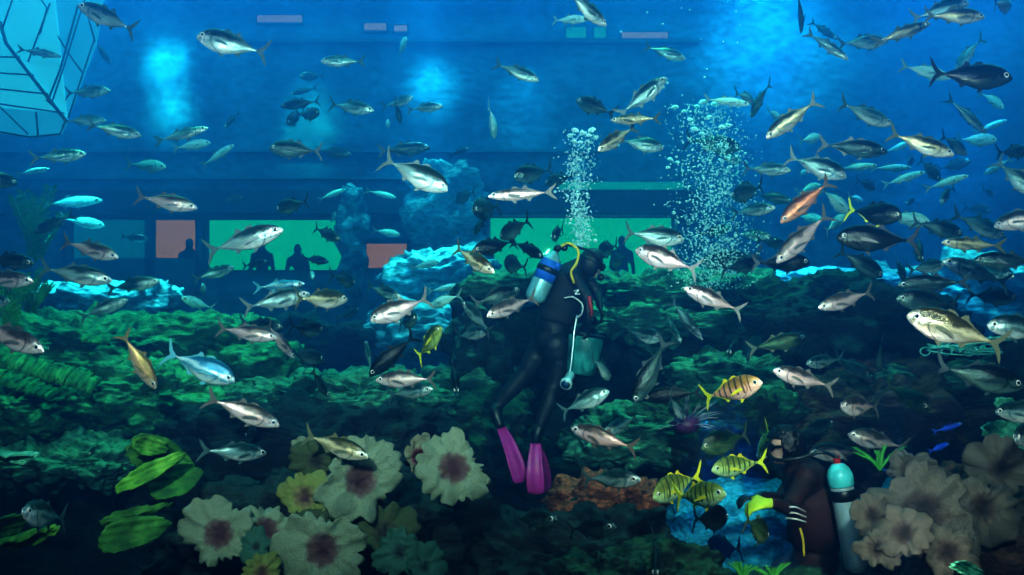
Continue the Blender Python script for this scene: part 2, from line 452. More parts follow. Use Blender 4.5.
light('SPOT', (1.3, .95, CZ + 1.3), (1.5, 8, 2.55), 2300, (1, .76, .78), ang=72, rad=.12, name='flash')
light('SPOT', (-1.3, .95, CZ + 1.3), (-1.5, 8, 2.55), 2300, (1, .76, .78), ang=72, rad=.12, name='flash')
light('SPOT', P(225, 560, 3.2) + Vector((0, 0, 1.3)), P(340, 500, 4.8), 30, (.5, 1, .75), ang=75, rad=.3, name='added_fill')  # unseen fill added to brighten the cream corals
light('AREA', P(905, 560, 4.2) + Vector((0, 0, .3)), P(855, 520, 5.7), 11, (1, .78, .68), .12, 1.3, name='added_fill')  # unseen strip added for a streak on the steel tank, also lights brown corals
light('SPOT', P(640, 570, 3.8) + Vector((0, 0, .8)), P(605, 495, 6.0), 30, (1, .6, .4), ang=26, rad=.1, name='added_fill')  # unseen warm fill added to brighten the rusty rock

# ---------------------------------------------------------------- setting
M_WALL = rock_mat('tank_wall_blue', (0.02, 0.10, 0.22), (0.04, 0.20, 0.38), (0.06, 0.25, 0.45), .5, .2)
M_FLOOR = rock_mat('tank_floor', (0.01, 0.02, 0.03), (0.03, 0.08, 0.10), (0.05, 0.12, 0.14), 1, .4)
M_BEAM = plain('dark_blue_beam', (0.008, 0.03, 0.06), .6)
M_RAIL = plain('pale_rail', (0.25, 0.5, 0.5), .5)
BY = 16.6
def bxz(x0, x1, y0, y1, D=BY):  # px rectangle on the back wall -> world x, z
    a, b = P(x0, y0, D), P(x1, y1, D)
    return a.x, b.x, b.z, a.z
box('floor', (-11.4, .9, -.3), (11.4, 22, -.02), M_FLOOR, kind='structure')
box('wall_left', (-11.3, 1.3, 0), (-11, 22, 8.4), M_WALL, kind='structure')
box('wall_right', (11, 1.3, 0), (11.3, 22, 8.4), M_WALL, kind='structure')
box('ceiling', (-11.3, .9, 8.4), (11.3, 22, 8.6), M_BEAM, kind='structure')
# back wall with the openings of the far viewing windows
wins = [(66, 196, 219, 300), (204, 346, 219, 270), (364, 407, 243, 268), (490, 674, 217, 300)]
bm = bmesh.new()
x_prev = -11.0
for (x0, x1, y0, y1) in wins:
    a, b, c, d = bxz(x0, x1, y0, y1)
    bm_box(bm, (x_prev, BY, 0), (a, BY + .3, 8.4))
    bm_box(bm, (a, BY, 0), (b, BY + .3, c))
    bm_box(bm, (a, BY, d), (b, BY + .3, 8.4))
    x_prev = b
bm_box(bm, (x_prev, BY, 0), (11, BY + .3, 8.4))
wb = link('wall_back', mesh_bm(bm, 'wall_back', False), M_WALL); wb['kind'] = 'structure'

def clear_mat(name, tint, gloss, rough=0.02, dens=0.97):
    m = bpy.data.materials.new(name); m.use_nodes = True; nt = m.node_tree; nt.nodes.clear()
    o = N(nt, 'ShaderNodeOutputMaterial'); t = N(nt, 'ShaderNodeBsdfTransparent'); g = N(nt, 'ShaderNodeBsdfGlossy'); mx = N(nt, 'ShaderNodeMixShader')
    t.inputs['Color'].default_value = (*tint, 1); g.inputs['Roughness'].default_value = rough
    mx.inputs[0].default_value = gloss
    nt.links.new(t.outputs[0], mx.inputs[1]); nt.links.new(g.outputs[0], mx.inputs[2]); nt.links.new(mx.outputs[0], o.inputs['Surface'])
    return m
M_ACR = clear_mat('acrylic', (.97, 1, 1), .02)
bm = bmesh.new(); bm_box(bm, (-11.3, 1.12, 0), (11.3, 1.2, 8.4))
pane = link('window_1', mesh_bm(bm, 'window_1', False), M_ACR); pane['kind'] = 'structure'
M_FARGLASS = clear_mat('far_glass', (.85, 1, .97), .02)
for i, (x0, x1, y0, y1) in enumerate(wins):
    a, b, c, d = bxz(x0, x1, y0, y1)
    bm = bmesh.new(); bm_box(bm, (a, BY + .10, c), (b, BY + .14, d))
    w = link('window_%d' % (i + 2), mesh_bm(bm, 'w', False), M_FARGLASS); w['kind'] = 'structure'
    bm = bmesh.new(); t = .05
    bm_box(bm, (a - t, BY - .04, d), (b + t, BY + .02, d + t * 1.3)); bm_box(bm, (a - t, BY - .04, c - t), (b + t, BY + .02, c))
    bm_box(bm, (a - t, BY - .04, c), (a, BY + .02, d)); bm_box(bm, (b, BY - .04, c), (b + t, BY + .02, d))
    link('window_frame', mesh_bm(bm, 'window_frame', False), M_RAIL if i == 3 else M_BEAM, w)
    if i == 0:
        for pxx in (151, 150 + 52):
            xa, xb, _, _ = bxz(pxx - 6, pxx + 4, 0, 1)
            box('mullion', (xa, BY - .02, c), (min(xb, b), BY + .05, d), M_BEAM, w)
        xa, xb, zc, zd = bxz(66, 196, 258, 300)
        box('sill_panel', (xa, BY - .02, zc), (xb, BY + .05, zd), plain('blue_panel', (.03, .12, .22), .6), w)

# gallery behind the far windows
M_GAL = {  # walls glow by themselves in place of the hall lighting
    'green': plain('green_glow_wall', (0.02, .3, .15), .8, 0, (.02, .75, .42), .95, .1, 3),
    'orange': plain('orange_glow_wall', (.3, .1, .05), .8, 0, (1.0, .13, .04), 1.7, .2, 2),
    'teal': plain('teal_glow_wall', (.02, .15, .2), .8, 0, (.02, .30, .42), .6, .2, 2),
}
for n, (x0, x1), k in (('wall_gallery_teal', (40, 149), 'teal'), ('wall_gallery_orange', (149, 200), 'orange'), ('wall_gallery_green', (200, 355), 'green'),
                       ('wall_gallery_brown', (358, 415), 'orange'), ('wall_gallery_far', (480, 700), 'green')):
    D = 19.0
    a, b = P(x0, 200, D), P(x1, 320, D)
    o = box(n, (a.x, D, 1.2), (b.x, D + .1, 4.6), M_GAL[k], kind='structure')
# beams and balcony bands on the back wall
def band(name, x0, x1, y0, y1, m, dep=.25, D=BY):
    a, b, c, d = bxz(x0, x1, y0, y1, D - dep)
    o = box(name, (a, D - dep, c), (b, D - .001, d), m, kind='structure'); return o
band('trim_1', -70, 700, 190, 213, M_BEAM, .3)
band('trim_2', 560, 684, 182, 189, plain('green_glow_band', (.05, .35, .28), .6, 0, (.01, .3, .2), .8), .35)  # band is no lamp, its glow is put into the material
M_RAILD = plain('blue_rail', (.03, .14, .25), .6)
band('trim_3', -70, 600, 149, 152, M_RAILD, .15)
band('trim_4', 240, 700, 39, 42, M_BEAM, .2)
band('trim_5', -70, 480, 177, 179, M_RAILD, .12)

def reflection_panel(x0, x1, y0, y1, m, lab):  # glowing panels stand in for the balcony mirrored in the water surface
    a, b, c, d = bxz(x0, x1, y0, y1, BY - .12)
    o = link('balcony_reflection', None); o.location = ((a + b) / 2, BY - .12, (c + d) / 2)
    w, h = (b - a) / 2, (d - c) / 2
    bm = bmesh.new(); bm_box(bm, (-w, 0, -h), (w, .06, h)); bmesh.ops.bevel(bm, geom=bm.edges[:], offset=.01, affect='EDGES')
    link('glow_face', mesh_bm(bm, 'glow_face', False), m, o)
    bm = bmesh.new(); bm_box(bm, (-w - .03, .02, -h - .03), (w + .03, .115, h + .03))
    link('panel_backing', mesh_bm(bm, 'panel_backing', False), M_BEAM, o)
    tag(o, lab, 'lamp', 'balcony reflections built as panels on the far wall')
mred = plain('red_reflection', (.4, .1, .1), .6, 0, (1, .22, .06), .6, .2, 6)
mgrn = plain('green_reflection', (.1, .3, .1), .6, 0, (.05, .4, .15), .3, .2, 6)
reflection_panel(257, 302, 15, 22, mred, 'long dim red balcony reflection strip high on the wall above the rows of jacks')
reflection_panel(364, 386, 23, 30, mred, 'short red balcony reflection strip in the middle of the upper wall')
reflection_panel(394, 407, 25, 31, mred, 'small red balcony reflection square beside the short red strip')
reflection_panel(622, 668, 32, 38, mred, 'faint red balcony reflection strip high behind the bubble plumes')
reflection_panel(566, 586, 27, 38, mgrn, 'dim green balcony reflection below two jacks at the top')
reflection_panel(594, 606, 27, 38, mgrn, 'narrow dim green balcony reflection beside the faint red strip')

# glazed lattice frame hanging into the tank at the upper corner
M_PANEL = plain('pale_cyan_glow_panel', (.12, .62, .78), .35, 0, (.06, .5, .66), .68, .08, 2)  # panel glow stands in for daylight shining through the glazing
M_PANEL2 = plain('cyan_panel_painted_shade', (.06, .34, .55), .4, 0, (.03, .36, .58), .6, .08, 2)  # darker copy of the glowing panel, shade painted in
M_BAR = plain('dark_teal_bar', (.01, .09, .14), .5)
lat = link('window_6', None); lat['kind'] = 'structure'
LD = 9.6
def poly(name, pts, m, D, parent):
    vs = [P(x, y, D) for x, y in pts] + [P(x, y, D) + Vector((0, .04, 0)) for x, y in pts]
    n = len(pts)
    fs = [tuple(range(n)), tuple(range(2 * n - 1, n - 1, -1))] + [(i, (i + 1) % n, n + (i + 1) % n, n + i) for i in range(n)]
    return link(name, mesh_py(name, vs, fs, False), m, parent)
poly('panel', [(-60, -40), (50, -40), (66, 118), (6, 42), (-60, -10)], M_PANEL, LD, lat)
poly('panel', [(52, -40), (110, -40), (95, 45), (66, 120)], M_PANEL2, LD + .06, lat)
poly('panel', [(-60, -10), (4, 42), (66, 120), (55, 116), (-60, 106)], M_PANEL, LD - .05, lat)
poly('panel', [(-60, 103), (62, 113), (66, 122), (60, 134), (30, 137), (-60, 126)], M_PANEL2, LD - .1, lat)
for seg, r in (([(0, 22), (6, 43), (28, 72), (66, 121)], .020), ([(78, 5), (60, 70), (48, 100)], .011), ([(50, 3), (28, 62)], .009), ([(86, -5), (66, 60), (52, 102)], .008),
               ([(94, 40), (68, 118)], .008), ([(58, 36), (66, 50), (82, 72)], .009), ([(38, -5), (47, 8), (40, 34)], .009),
               ([(0, 57), (20, 57)], .009), ([(0, 73), (34, 75)], .009), ([(0, 89), (48, 94)], .009), ([(0, 104), (64, 113)], .009), ([(0, 107), (28, 134)], .009),
               ([(12, 0), (2, 30)], .009), ([(66, 121), (60, 134), (30, 137), (0, 132)], .011), ([(84, 2), (95, 42)], .009), ([(46, 100), (56, 108)], .009), ([(36, 112), (38, 136)], .010)):
    tube('glazing_bar', [P(x, y, LD - .14) for x, y in seg], r, M_BAR, lat, 6, False)

# water
wm = bpy.data.materials.new('sea_water'); wm.use_nodes = True; nt = wm.node_tree; nt.nodes.clear()
out = N(nt, 'ShaderNodeOutputMaterial')
vs_ = N(nt, 'ShaderNodeVolumeScatter'); vs_.inputs['Color'].default_value = (.03, .34, 1, 1); vs_.inputs['Density'].default_value = .075; vs_.inputs['Anisotropy'].default_value = .55
va = N(nt, 'ShaderNodeVolumeAbsorption'); va.inputs['Color'].default_value = (0, .66, .86, 1); va.inputs['Density'].default_value = .12
ad = N(nt, 'ShaderNodeAddShader'); nt.links.new(vs_.outputs[0], ad.inputs[0]); nt.links.new(va.outputs[0], ad.inputs[1]); nt.links.new(ad.outputs[0], out.inputs['Volume'])
wat = box('water', (-10.99, 1.22, -.015), (10.99, BY - .002 + .09, 7.7), wm, kind='structure')

# ---------------------------------------------------------------- reef rocks
def boulder(px, py, D, wpx, hpx, depth, mk, seed, label, amp=.28, sub=5, freq=1.6, name='reef_rock', rot=0, group='rocks of the artificial reef', cat='rock', slab=False):
    c = P(px, py, D)
    rx, rz, ry = wpx / F * D / 2, hpx / F * D / 2, depth / 2
    bm = bmesh.new(); bmesh.ops.create_icosphere(bm, subdivisions=sub, radius=1)
    off = Vector((seed * 3.7, seed * 1.3, seed * 7.1))
    ct, st = math.cos(R(rot)), math.sin(R(rot))
    rm = (rx + ry + rz) / 3
    for v in bm.verts:
        n = v.co.normalized()
        # squarish boulder
        q = Vector([math.copysign(abs(t) ** 0.78, t) for t in n])
        p = Vector((q.x * rx, q.y * ry, q.z * rz))
        s = p * (freq / max(rm, .3)) + off
        f = noise.fractal(s, .75, 2.1, 6)
        g = 1 - abs(noise.noise(s * 1.4 + Vector((9, 2, 4)))) * 2
        fine = noise.fractal(p * 9 + off, .6, 2, 4)
        disp = (f * .75 + (g - .6) * .35) * amp * rm
        if slab:
            disp += amp * .10 * rm * (abs((p.z * 5 / max(rz, .1) + f * 1.5) % 1 - .5) - .25)
        p = p + Vector((n.x, n.y, n.z * .8)) * (disp + fine * .035)
        p = Vector((p.x * ct - p.z * st, p.y, p.x * st + p.z * ct))
        v.co = p
    o = link(name, mesh_bm(bm, name), RM[mk], None, c)
    tag(o, label, cat, group)
    return o
#ROCKS
BL = [
 # left ridge
 (95, 362, 8.6, 220, 85, 1.6, 'green', 1, 'long green rock forming the crest of the ridge under the frilled coral rows'),
 (205, 338, 8.9, 130, 46, 1.3, 'green', 2, 'low bright green slab at the high end of the ridge crest'),
 (140, 402, 7.7, 150, 72, 1.2, 'green', 3, 'rounded bright green boulder below the copper diving jack'),
 (30, 412, 7.4, 150, 62, 1.2, 'green', 4, 'sloping green boulder below the frilled coral at the tank side'),
 (255, 368, 8.6, 110, 60, 1.1, 'green', 5, 'green boulder behind the bright blue silver jack'),
 (-60, 370, 8.4, 160, 110, 1.6, 'green', 6, 'green boulder mostly hidden beyond the frame edge'),
 (230, 415, 7.9, 190, 60, 1.2, 'teal', 7, 'dark teal rock shelf below the bright blue silver jack'),
 (65, 462, 6.9, 190, 38, 1.0, 'teal', 8, 'flat teal rock ledge above the dark hollow'),
 (150, 452, 7.6, 150, 44, .9, 'teal', 9, 'teal ledge just behind the upper green plate coral'),
 (100, 560, 7.6, 460, 190, 1.2, 'dark', 10, 'rock face painted dark as shade in the hollow under the ridge'),
 # centre left
 (345, 398, 8.0, 210, 46, 1.3, 'teal', 11, 'flat teal rock shelf below the pair of silver jacks'),
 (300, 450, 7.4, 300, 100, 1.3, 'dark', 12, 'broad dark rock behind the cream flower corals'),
 (430, 440, 8.5, 220, 90, 1.2, 'moss', 13, 'dark mossy rock between the flower corals and the diver'),
 (480, 392, 9.1, 130, 56, 1.0, 'teal', 14, 'teal rock shelf behind the swimming diver legs'),
 # pillar and centre shelf
 (478, 335, 9.2, 52, 110, 1.2, 'pillar', 15, 'upright dark rock pillar with a green flat top'),
 (520, 286, 9.0, 120, 26, 1.2, 'teal', 16, 'thin green rock shelf on top of the dark pillar'),
 (525, 360, 9.2, 110, 100, 1.0, 'moss', 17, 'dark mossy rock wall behind the swimming diver'),
 (665, 296, 9.6, 240, 40, 1.8, 'teal', 18, 'long teal rock plateau behind the broad bubble plume'),
 (640, 322, 9.0, 210, 36, 1.2, 'teal', 19, 'lower teal rock step under the long plateau'),
 (640, 385, 9.4, 330, 120, 1.2, 'dark', 20, 'rock face painted dark as the cave shade behind the swimming diver'),
 (745, 375, 8.3, 150, 42, 1.1, 'teal', 21, 'teal rock ledge behind the orange striped fish'),
 (770, 320, 9.0, 150, 70, 1.2, 'moss', 22, 'mossy green boulder beside the right hand cave mouth'),
 (640, 440, 7.5, 150, 56, 1.1, 'teal', 23, 'rounded teal rock under the white jack near the fins'),
 (590, 478, 8.9, 420, 120, 1.0, 'dark', 46, 'added dark rock filling the gap low behind the pink fins'),  # rock added to close a bright gap with painted shade
 (715, 430, 7.5, 170, 80, 1.2, 'moss', 24, 'mossy green mound below the orange striped fish'),
 # right
 (860, 335, 8.2, 210, 80, 1.3, 'dark', 25, 'big black boulder with a bright rim below the silver shoal'),
 (838, 291, 8.8, 70, 34, .9, 'moss', 26, 'small round mossy boulder on top of the reef'),
 (940, 372, 8.0, 230, 34, 1.2, 'teal', 27, 'teal rock ledge under the net of pale rope'),
 (900, 425, 7.6, 300, 100, 1.2, 'brown', 28, 'dark brown rock mass below the teal ledge'),
 (780, 410, 7.9, 120, 60, 1.0, 'teal', 29, 'teal rock between the mossy mound and the brown rock mass'),
 (1060, 400, 7.4, 140, 140, 1.4, 'dark', 30, 'dark rock at the tank side beside the brown rock mass'),
 # foreground mounds
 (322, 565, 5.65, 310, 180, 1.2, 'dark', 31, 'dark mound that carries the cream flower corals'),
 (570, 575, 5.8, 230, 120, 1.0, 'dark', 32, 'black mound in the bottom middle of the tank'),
 (606, 498, 6.1, 120, 40, .6, 'rust', 33, 'rusty brown encrusted rock just below the pink fins'),
 (640, 590, 5.3, 170, 90, .8, 'moss', 34, 'dim mossy rock at the bottom beside the blue sand'),
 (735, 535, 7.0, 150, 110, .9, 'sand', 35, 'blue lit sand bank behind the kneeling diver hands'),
 (780, 600, 5.3, 110, 50, .6, 'moss', 36, 'low mossy rock in front of the blue lit sand'),
 (985, 560, 5.7, 200, 185, 1.2, 'brown', 37, 'brown coral encrusted mound beside the kneeling diver'),
 # far
 (440, 278, 14.0, 110, 56, 2.2, 'blue', 38, 'pale blue rock pile with painted light ripples beyond the reef gap'),
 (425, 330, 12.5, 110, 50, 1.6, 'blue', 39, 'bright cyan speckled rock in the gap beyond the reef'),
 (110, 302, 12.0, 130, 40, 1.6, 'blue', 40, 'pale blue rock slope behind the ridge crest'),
 (985, 300, 12.0, 170, 80, 2.0, 'blue', 41, 'bright blue rock with painted light ripples behind the shoal near the tank side'),
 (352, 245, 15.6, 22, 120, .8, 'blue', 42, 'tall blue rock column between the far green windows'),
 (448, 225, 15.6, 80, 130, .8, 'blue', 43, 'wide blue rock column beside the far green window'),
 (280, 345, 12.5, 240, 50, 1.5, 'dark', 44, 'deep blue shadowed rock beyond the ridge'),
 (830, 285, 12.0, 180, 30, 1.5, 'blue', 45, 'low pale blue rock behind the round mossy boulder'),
]
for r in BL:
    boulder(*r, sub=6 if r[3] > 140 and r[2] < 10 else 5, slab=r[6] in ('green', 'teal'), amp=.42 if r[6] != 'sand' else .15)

# ---------------------------------------------------------------- flower corals
def coral_mat(name, centre, mid, rim, e=0):
    m, nt, b = new_mat(name)
    tc = N(nt, 'ShaderNodeTexCoord'); s = N(nt, 'ShaderNodeSeparateXYZ'); nt.links.new(tc.outputs['Object'], s.inputs[0])
    r = math_n(nt, 'SQRT', math_n(nt, 'ADD', math_n(nt, 'MULTIPLY', s.outputs['X'], s.outputs['X']), math_n(nt, 'MULTIPLY', s.outputs['Y'], s.outputs['Y'])))
    nz = N(nt, 'ShaderNodeTexNoise'); nz.inputs['Scale'].default_value = 5; nz.inputs['Detail'].default_value = 6
    nt.links.new(tc.outputs['Object'], nz.inputs['Vector'])
    r = math_n(nt, 'ADD', r, math_n(nt, 'MULTIPLY_ADD', nz.outputs['Fac'], .4, -.2))
    c = ramp(nt, r, [(.12, centre), (.36, mid), (.50, rim), (1.0, tuple(x * .85 for x in rim))])
    nz2 = N(nt, 'ShaderNodeTexNoise'); nz2.inputs['Scale'].default_value = 28; nt.links.new(tc.outputs['Object'], nz2.inputs['Vector'])
    c = mixc(nt, .6, c, ramp(nt, nz2.outputs['Fac'], [(.35, (.5,) * 3), (.6, (1.1,) * 3)]), 'MULTIPLY')
    nt.links.new(c, b.inputs['Base Color']); b.inputs['Roughness'].default_value = .7
    bp = N(nt, 'ShaderNodeBump'); bp.inputs['Strength'].default_value = .5; bp.inputs['Distance'].default_value = .02
    nt.links.new(nz2.outputs['Fac'], bp.inputs['Height']); nt.links.new(bp.outputs[0], b.inputs['Normal'])
    return m
CM = {
    'cream': coral_mat('coral_cream', (.05, .008, .012), (.12, .07, .06), (.19, .24, .16)),
    'yellow': coral_mat('coral_yellow', (.06, .02, .02), (.2, .16, .06), (.18, .21, .05)),
    'olive': coral_mat('coral_olive', (.01, .008, .006), (.05, .05, .02), (.05, .07, .02)),
    'tealc': coral_mat('coral_teal', (.01, .02, .02), (.05, .14, .10), (.035, .12, .08)),
    'brown': coral_mat('coral_brown', (.015, .008, .005), (.08, .055, .04), (.12, .105, .08)),
    'red': coral_mat('coral_red', (.03, .004, .006), (.14, .02, .03), (.22, .22, .14)),
}
M_STALK = plain('coral_stalk', (.08, .08, .06), .8)
def flower(px, py, rpx, D, mk, seed, label, tiltx=0, tilty=0, lobes=6, group='ruffled flower corals on the dark mound'):
    c = P(px, py, D); Rr = rpx / F * D
    rnd = random.Random(seed)
    ph = [rnd.uniform(0, 6.28) for _ in range(4)]
    NR, NT = 16, 96
    vs, fs = [Vector((0, 0, -.16))], []
    for i in range(1, NR + 1):
        u = i / NR
        for j in range(NT):
            t = 2 * math.pi * j / NT
            ct, st = math.cos(t), math.sin(t)
            o1 = noise.noise(Vector((ct * 1.1 + seed * 5, st * 1.1, 1.5)))
            lob = abs(noise.noise(Vector((ct * lobes * .38 + seed, st * lobes * .38, 7.1))))
            o3 = noise.noise(Vector((ct * 6 + seed, st * 6, 3)))
            e = 1 + u ** 2 * (.42 * o1) + u ** 3 * (.30 * min(1, lob * 3.4) ** .5 - .20 + .05 * o3)
            r = u * e
            z = -.22 + .42 * u ** 1.2 - .32 * u ** 3 + u ** 2 * (.30 * noise.noise(Vector((ct * 2.4 + seed, st * 2.4, u * 1.5))) + .06 * o3)
            z += .05 * noise.noise(Vector((r * ct * 6 + seed, r * st * 6, 0)))
            vs.append(Vector((r * math.cos(t), r * math.sin(t), z)))
    for j in range(NT):
        fs.append((0, 1 + j, 1 + (j + 1) % NT))
    for i in range(NR - 1):
        for j in range(NT):
            a = 1 + i * NT; b = a + NT; j2 = (j + 1) % NT
            fs.append((a + j, b + j, b + j2, a + j2))
    nv = len(vs)
    vs2 = [v - Vector((0, 0, .05)) for v in vs]
    fs2 = [tuple(x + nv for x in f)[::-1] for f in fs]
    a = 1 + (NR - 1) * NT
    rim = [(a + j, a + nv + j, a + nv + (j + 1) % NT, a + (j + 1) % NT) for j in range(NT)]
    me = mesh_py('ruffled_cap', vs + vs2, fs + fs2 + rim)
    root = link('flower_coral', me, CM[mk]); tag(root, label, 'coral', group)
    toc = (Vector((0, 0, CZ + .6)) - c).normalized()
    q = toc.to_track_quat('Z', 'Y').to_matrix().to_4x4()
    root.matrix_world = Matrix.Translation(c) @ q @ Matrix.Rotation(R(tiltx), 4, 'X') @ Matrix.Rotation(R(tilty), 4, 'Y') @ Matrix.Scale(Rr, 4)
    v, f = tube_data([(0, 0, -.34), (.03, -.1, -.7), (.0, -.35, -1.3)], [.22, .17, .2], 10)
    link('stalk', mesh_py('stalk', v, f), M_STALK, root)
    return root
#CORALS
FL = [
 (218, 534, 33, 4.75, 'cream', 1, 'big cream flower coral with dark centre at the outer end of the cluster', 8, -12, 6),
 (268, 528, 29, 4.85, 'cream', 2, 'cream flower coral folded beside the outermost one', -15, 20, 5),
 (256, 546, 16, 4.62, 'tealc', 3, 'small cupped pale coral ring in front of the folded cream coral', 0, 0, 4),
 (303, 497, 27, 4.9, 'yellow', 4, 'yellowish flower coral above the olive one', 10, -20, 5),
 (313, 520, 17, 4.7, 'olive', 5, 'small olive flower coral under the yellowish one', -20, 10, 4),
 (362, 480, 37, 4.95, 'cream', 6, 'large cream flower coral with maroon heart under the dark silver jack', 5, 15, 6),
 (316, 462, 21, 5.15, 'olive', 7, 'brown and pale flower coral tucked behind the yellowish one', 15, -10, 5),
 (308, 450, 14, 5.3, 'cream', 8, 'smallest cream flower coral at the top of the cluster', 20, 0, 4),
 (455, 467, 35, 5.0, 'cream', 9, 'large cream flower coral standing apart next to the pink fins', -5, 10, 6),
 (420, 457, 20, 5.15, 'red', 10, 'cream coral with a dark red lobe beside the standing apart one', 10, 30, 4),
 (322, 550, 38, 4.6, 'cream', 11, 'large cream flower coral at the bottom with a reddish heart', 10, -10, 6),
 (286, 556, 22, 4.7, 'tealc', 12, 'pale teal flower coral tucked at the bottom of the cluster', 0, 25, 5),
 (386, 532, 30, 4.95, 'olive', 13, 'dim olive flower coral in shadow below the maroon hearted one', -10, 5, 5),
 (398, 552, 26, 4.7, 'tealc', 14, 'dim teal flower coral in shadow near the bottom', 5, -15, 5),
 (425, 566, 20, 4.65, 'tealc', 15, 'small dim teal coral at the very bottom of the cluster', 0, 10, 4),
 (262, 572, 20, 4.5, 'yellow', 16, 'low yellow green coral cut by the bottom edge', 0, 0, 5),
]
for f in FL: flower(*f)
FR = [
 (925, 512, 48, 5.0, 'brown', 21, 'largest brown grey flower coral on the brown mound', 0, 10, 6),
 (902, 532, 26, 4.75, 'brown', 22, 'brown grey coral lobe in front of the largest brown one', -10, -20, 5),
 (985, 508, 32, 5.0, 'brown', 23, 'dull brown flower coral beside the tank side', 10, 20, 5),
 (948, 552, 28, 4.7, 'brown', 24, 'dull coral with ruffled rim below the largest brown one', 0, 0, 5),
 (874, 515, 20, 5.0, 'brown', 25, 'small brown grey coral ring beside the steel air tank', 0, 25, 4),
 (876, 548, 20, 4.8, 'brown', 26, 'lower small coral ring beside the steel air tank', 0, -15, 4),
 (1000, 470, 26, 5.2, 'brown', 27, 'dim brown coral under the pale teal plates', 20, 0, 5),
 (910, 470, 22, 5.3, 'brown', 28, 'dim brown coral high on the brown mound', 10, 0, 5),
]
for f in FR: flower(*f, group='brown flower corals on the brown mound')

# plate corals
def plate_mat(name, a, b_, c_):
    m, nt, b = new_mat(name)
    tc = N(nt, 'ShaderNodeTexCoord'); w = N(nt, 'ShaderNodeTexWave'); w.inputs['Scale'].default_value = 1.6; w.inputs['Distortion'].default_value = 14; w.inputs['Detail'].default_value = 4
    n = N(nt, 'ShaderNodeTexNoise'); n.inputs['Scale'].default_value = 20
    nt.links.new(tc.outputs['Object'], w.inputs['Vector']); nt.links.new(tc.outputs['Object'], n.inputs['Vector'])
    f = math_n(nt, 'MULTIPLY_ADD', w.outputs['Fac'], .22, math_n(nt, 'MULTIPLY', n.outputs['Fac'], .72))
    nt.links.new(ramp(nt, f, [(.25, a), (.5, b_), (.8, c_)]), b.inputs['Base Color']); b.inputs['Roughness'].default_value = .75
    bp = N(nt, 'ShaderNodeBump'); bp.inputs['Strength'].default_value = .6; bp.inputs['Distance'].default_value = .02
    nt.links.new(f, bp.inputs['Height']); nt.links.new(bp.outputs[0], b.inputs['Normal'])
    return m
PM = {'bright': plate_mat('plate_bright', (.03, .13, .01), (.09, .28, .02), (.24, .50, .08)),
      'deep': plate_mat('plate_deep', (.012, .06, .008), (.035, .15, .018), (.09, .27, .04)),
      'teal': plate_mat('plate_teal', (.05, .3, .18), (.15, .6, .4), (.3, .8, .6))}
def plate(bx, by, tx, ty, wpx, D, mk, seed, label, tilt=35):
    a, b = P(bx, by, D + .15), P(tx, ty, D - .1)
    L = (b - a).length; W = wpx / F * D / max(.3, 1)
    X = (b - a).normalized()
    toc = Vector((0, -1, .15)).normalized()
    Y = toc.cross(X).normalized(); Z = X.cross(Y)
    rnd = random.Random(seed); ph = rnd.uniform(0, 6)
    NR, NT = 12, 72
    vs, fs = [Vector((.42, 0, 0))], []
    for i in range(1, NR + 1):
        u = i / NR
        for j in range(NT):
            t = 2 * math.pi * j / NT
            e = 1 + .12 * noise.noise(Vector((math.cos(t) * 1.5 + seed, math.sin(t) * 1.5, 2))) * u + u ** 4 * (.09 * noise.noise(Vector((math.cos(t) * 7, math.sin(t) * 7, seed))) + .05 * noise.noise(Vector((math.cos(t) * 16, math.sin(t) * 16, seed))))
            x = .5 + .5 * u * e * math.cos(t)
            wprof = (max(0.02, x) ** .45) if x < 1 else 1
            y = .5 * u * e * math.sin(t) * (.55 + .45 * wprof)
            z = .10 * (x ** 2) + .10 * (2 * y) ** 2 + .02 * math.sin(y * 30 + x * 9) * u + .02 * noise.noise(Vector((x * 5 + seed, y * 5, 1)))
            vs.append(Vector((x, y, z)))
    for j in range(NT): fs.append((0, 1 + j, 1 + (j + 1) % NT))
    for i in range(NR - 1):
        for j in range(NT):
            p = 1 + i * NT; q = p + NT; j2 = (j + 1) % NT
            fs.append((p + j, q + j, q + j2, p + j2))
    vs = [Vector((v.x * L, v.y * W, v.z * L)) for v in vs]
    nv = len(vs); th = .018
    vs2 = [v - Vector((0, 0, th)) for v in vs]
    a0 = 1 + (NR - 1) * NT
    rim = [(a0 + j, a0 + nv + j, a0 + nv + (j + 1) % NT, a0 + (j + 1) % NT) for j in range(NT)]
    o = link('plate_coral', mesh_py('plate_coral', vs + vs2, fs + [tuple(x + nv for x in f)[::-1] for f in fs] + rim), PM[mk])
    o.matrix_world = Matrix.Translation(a) @ Matrix((X, Y, Z)).transposed().to_4x4() @ Matrix.Rotation(R(tilt), 4, 'X')
    tag(o, label, 'coral', 'green plate corals on the dark rock')
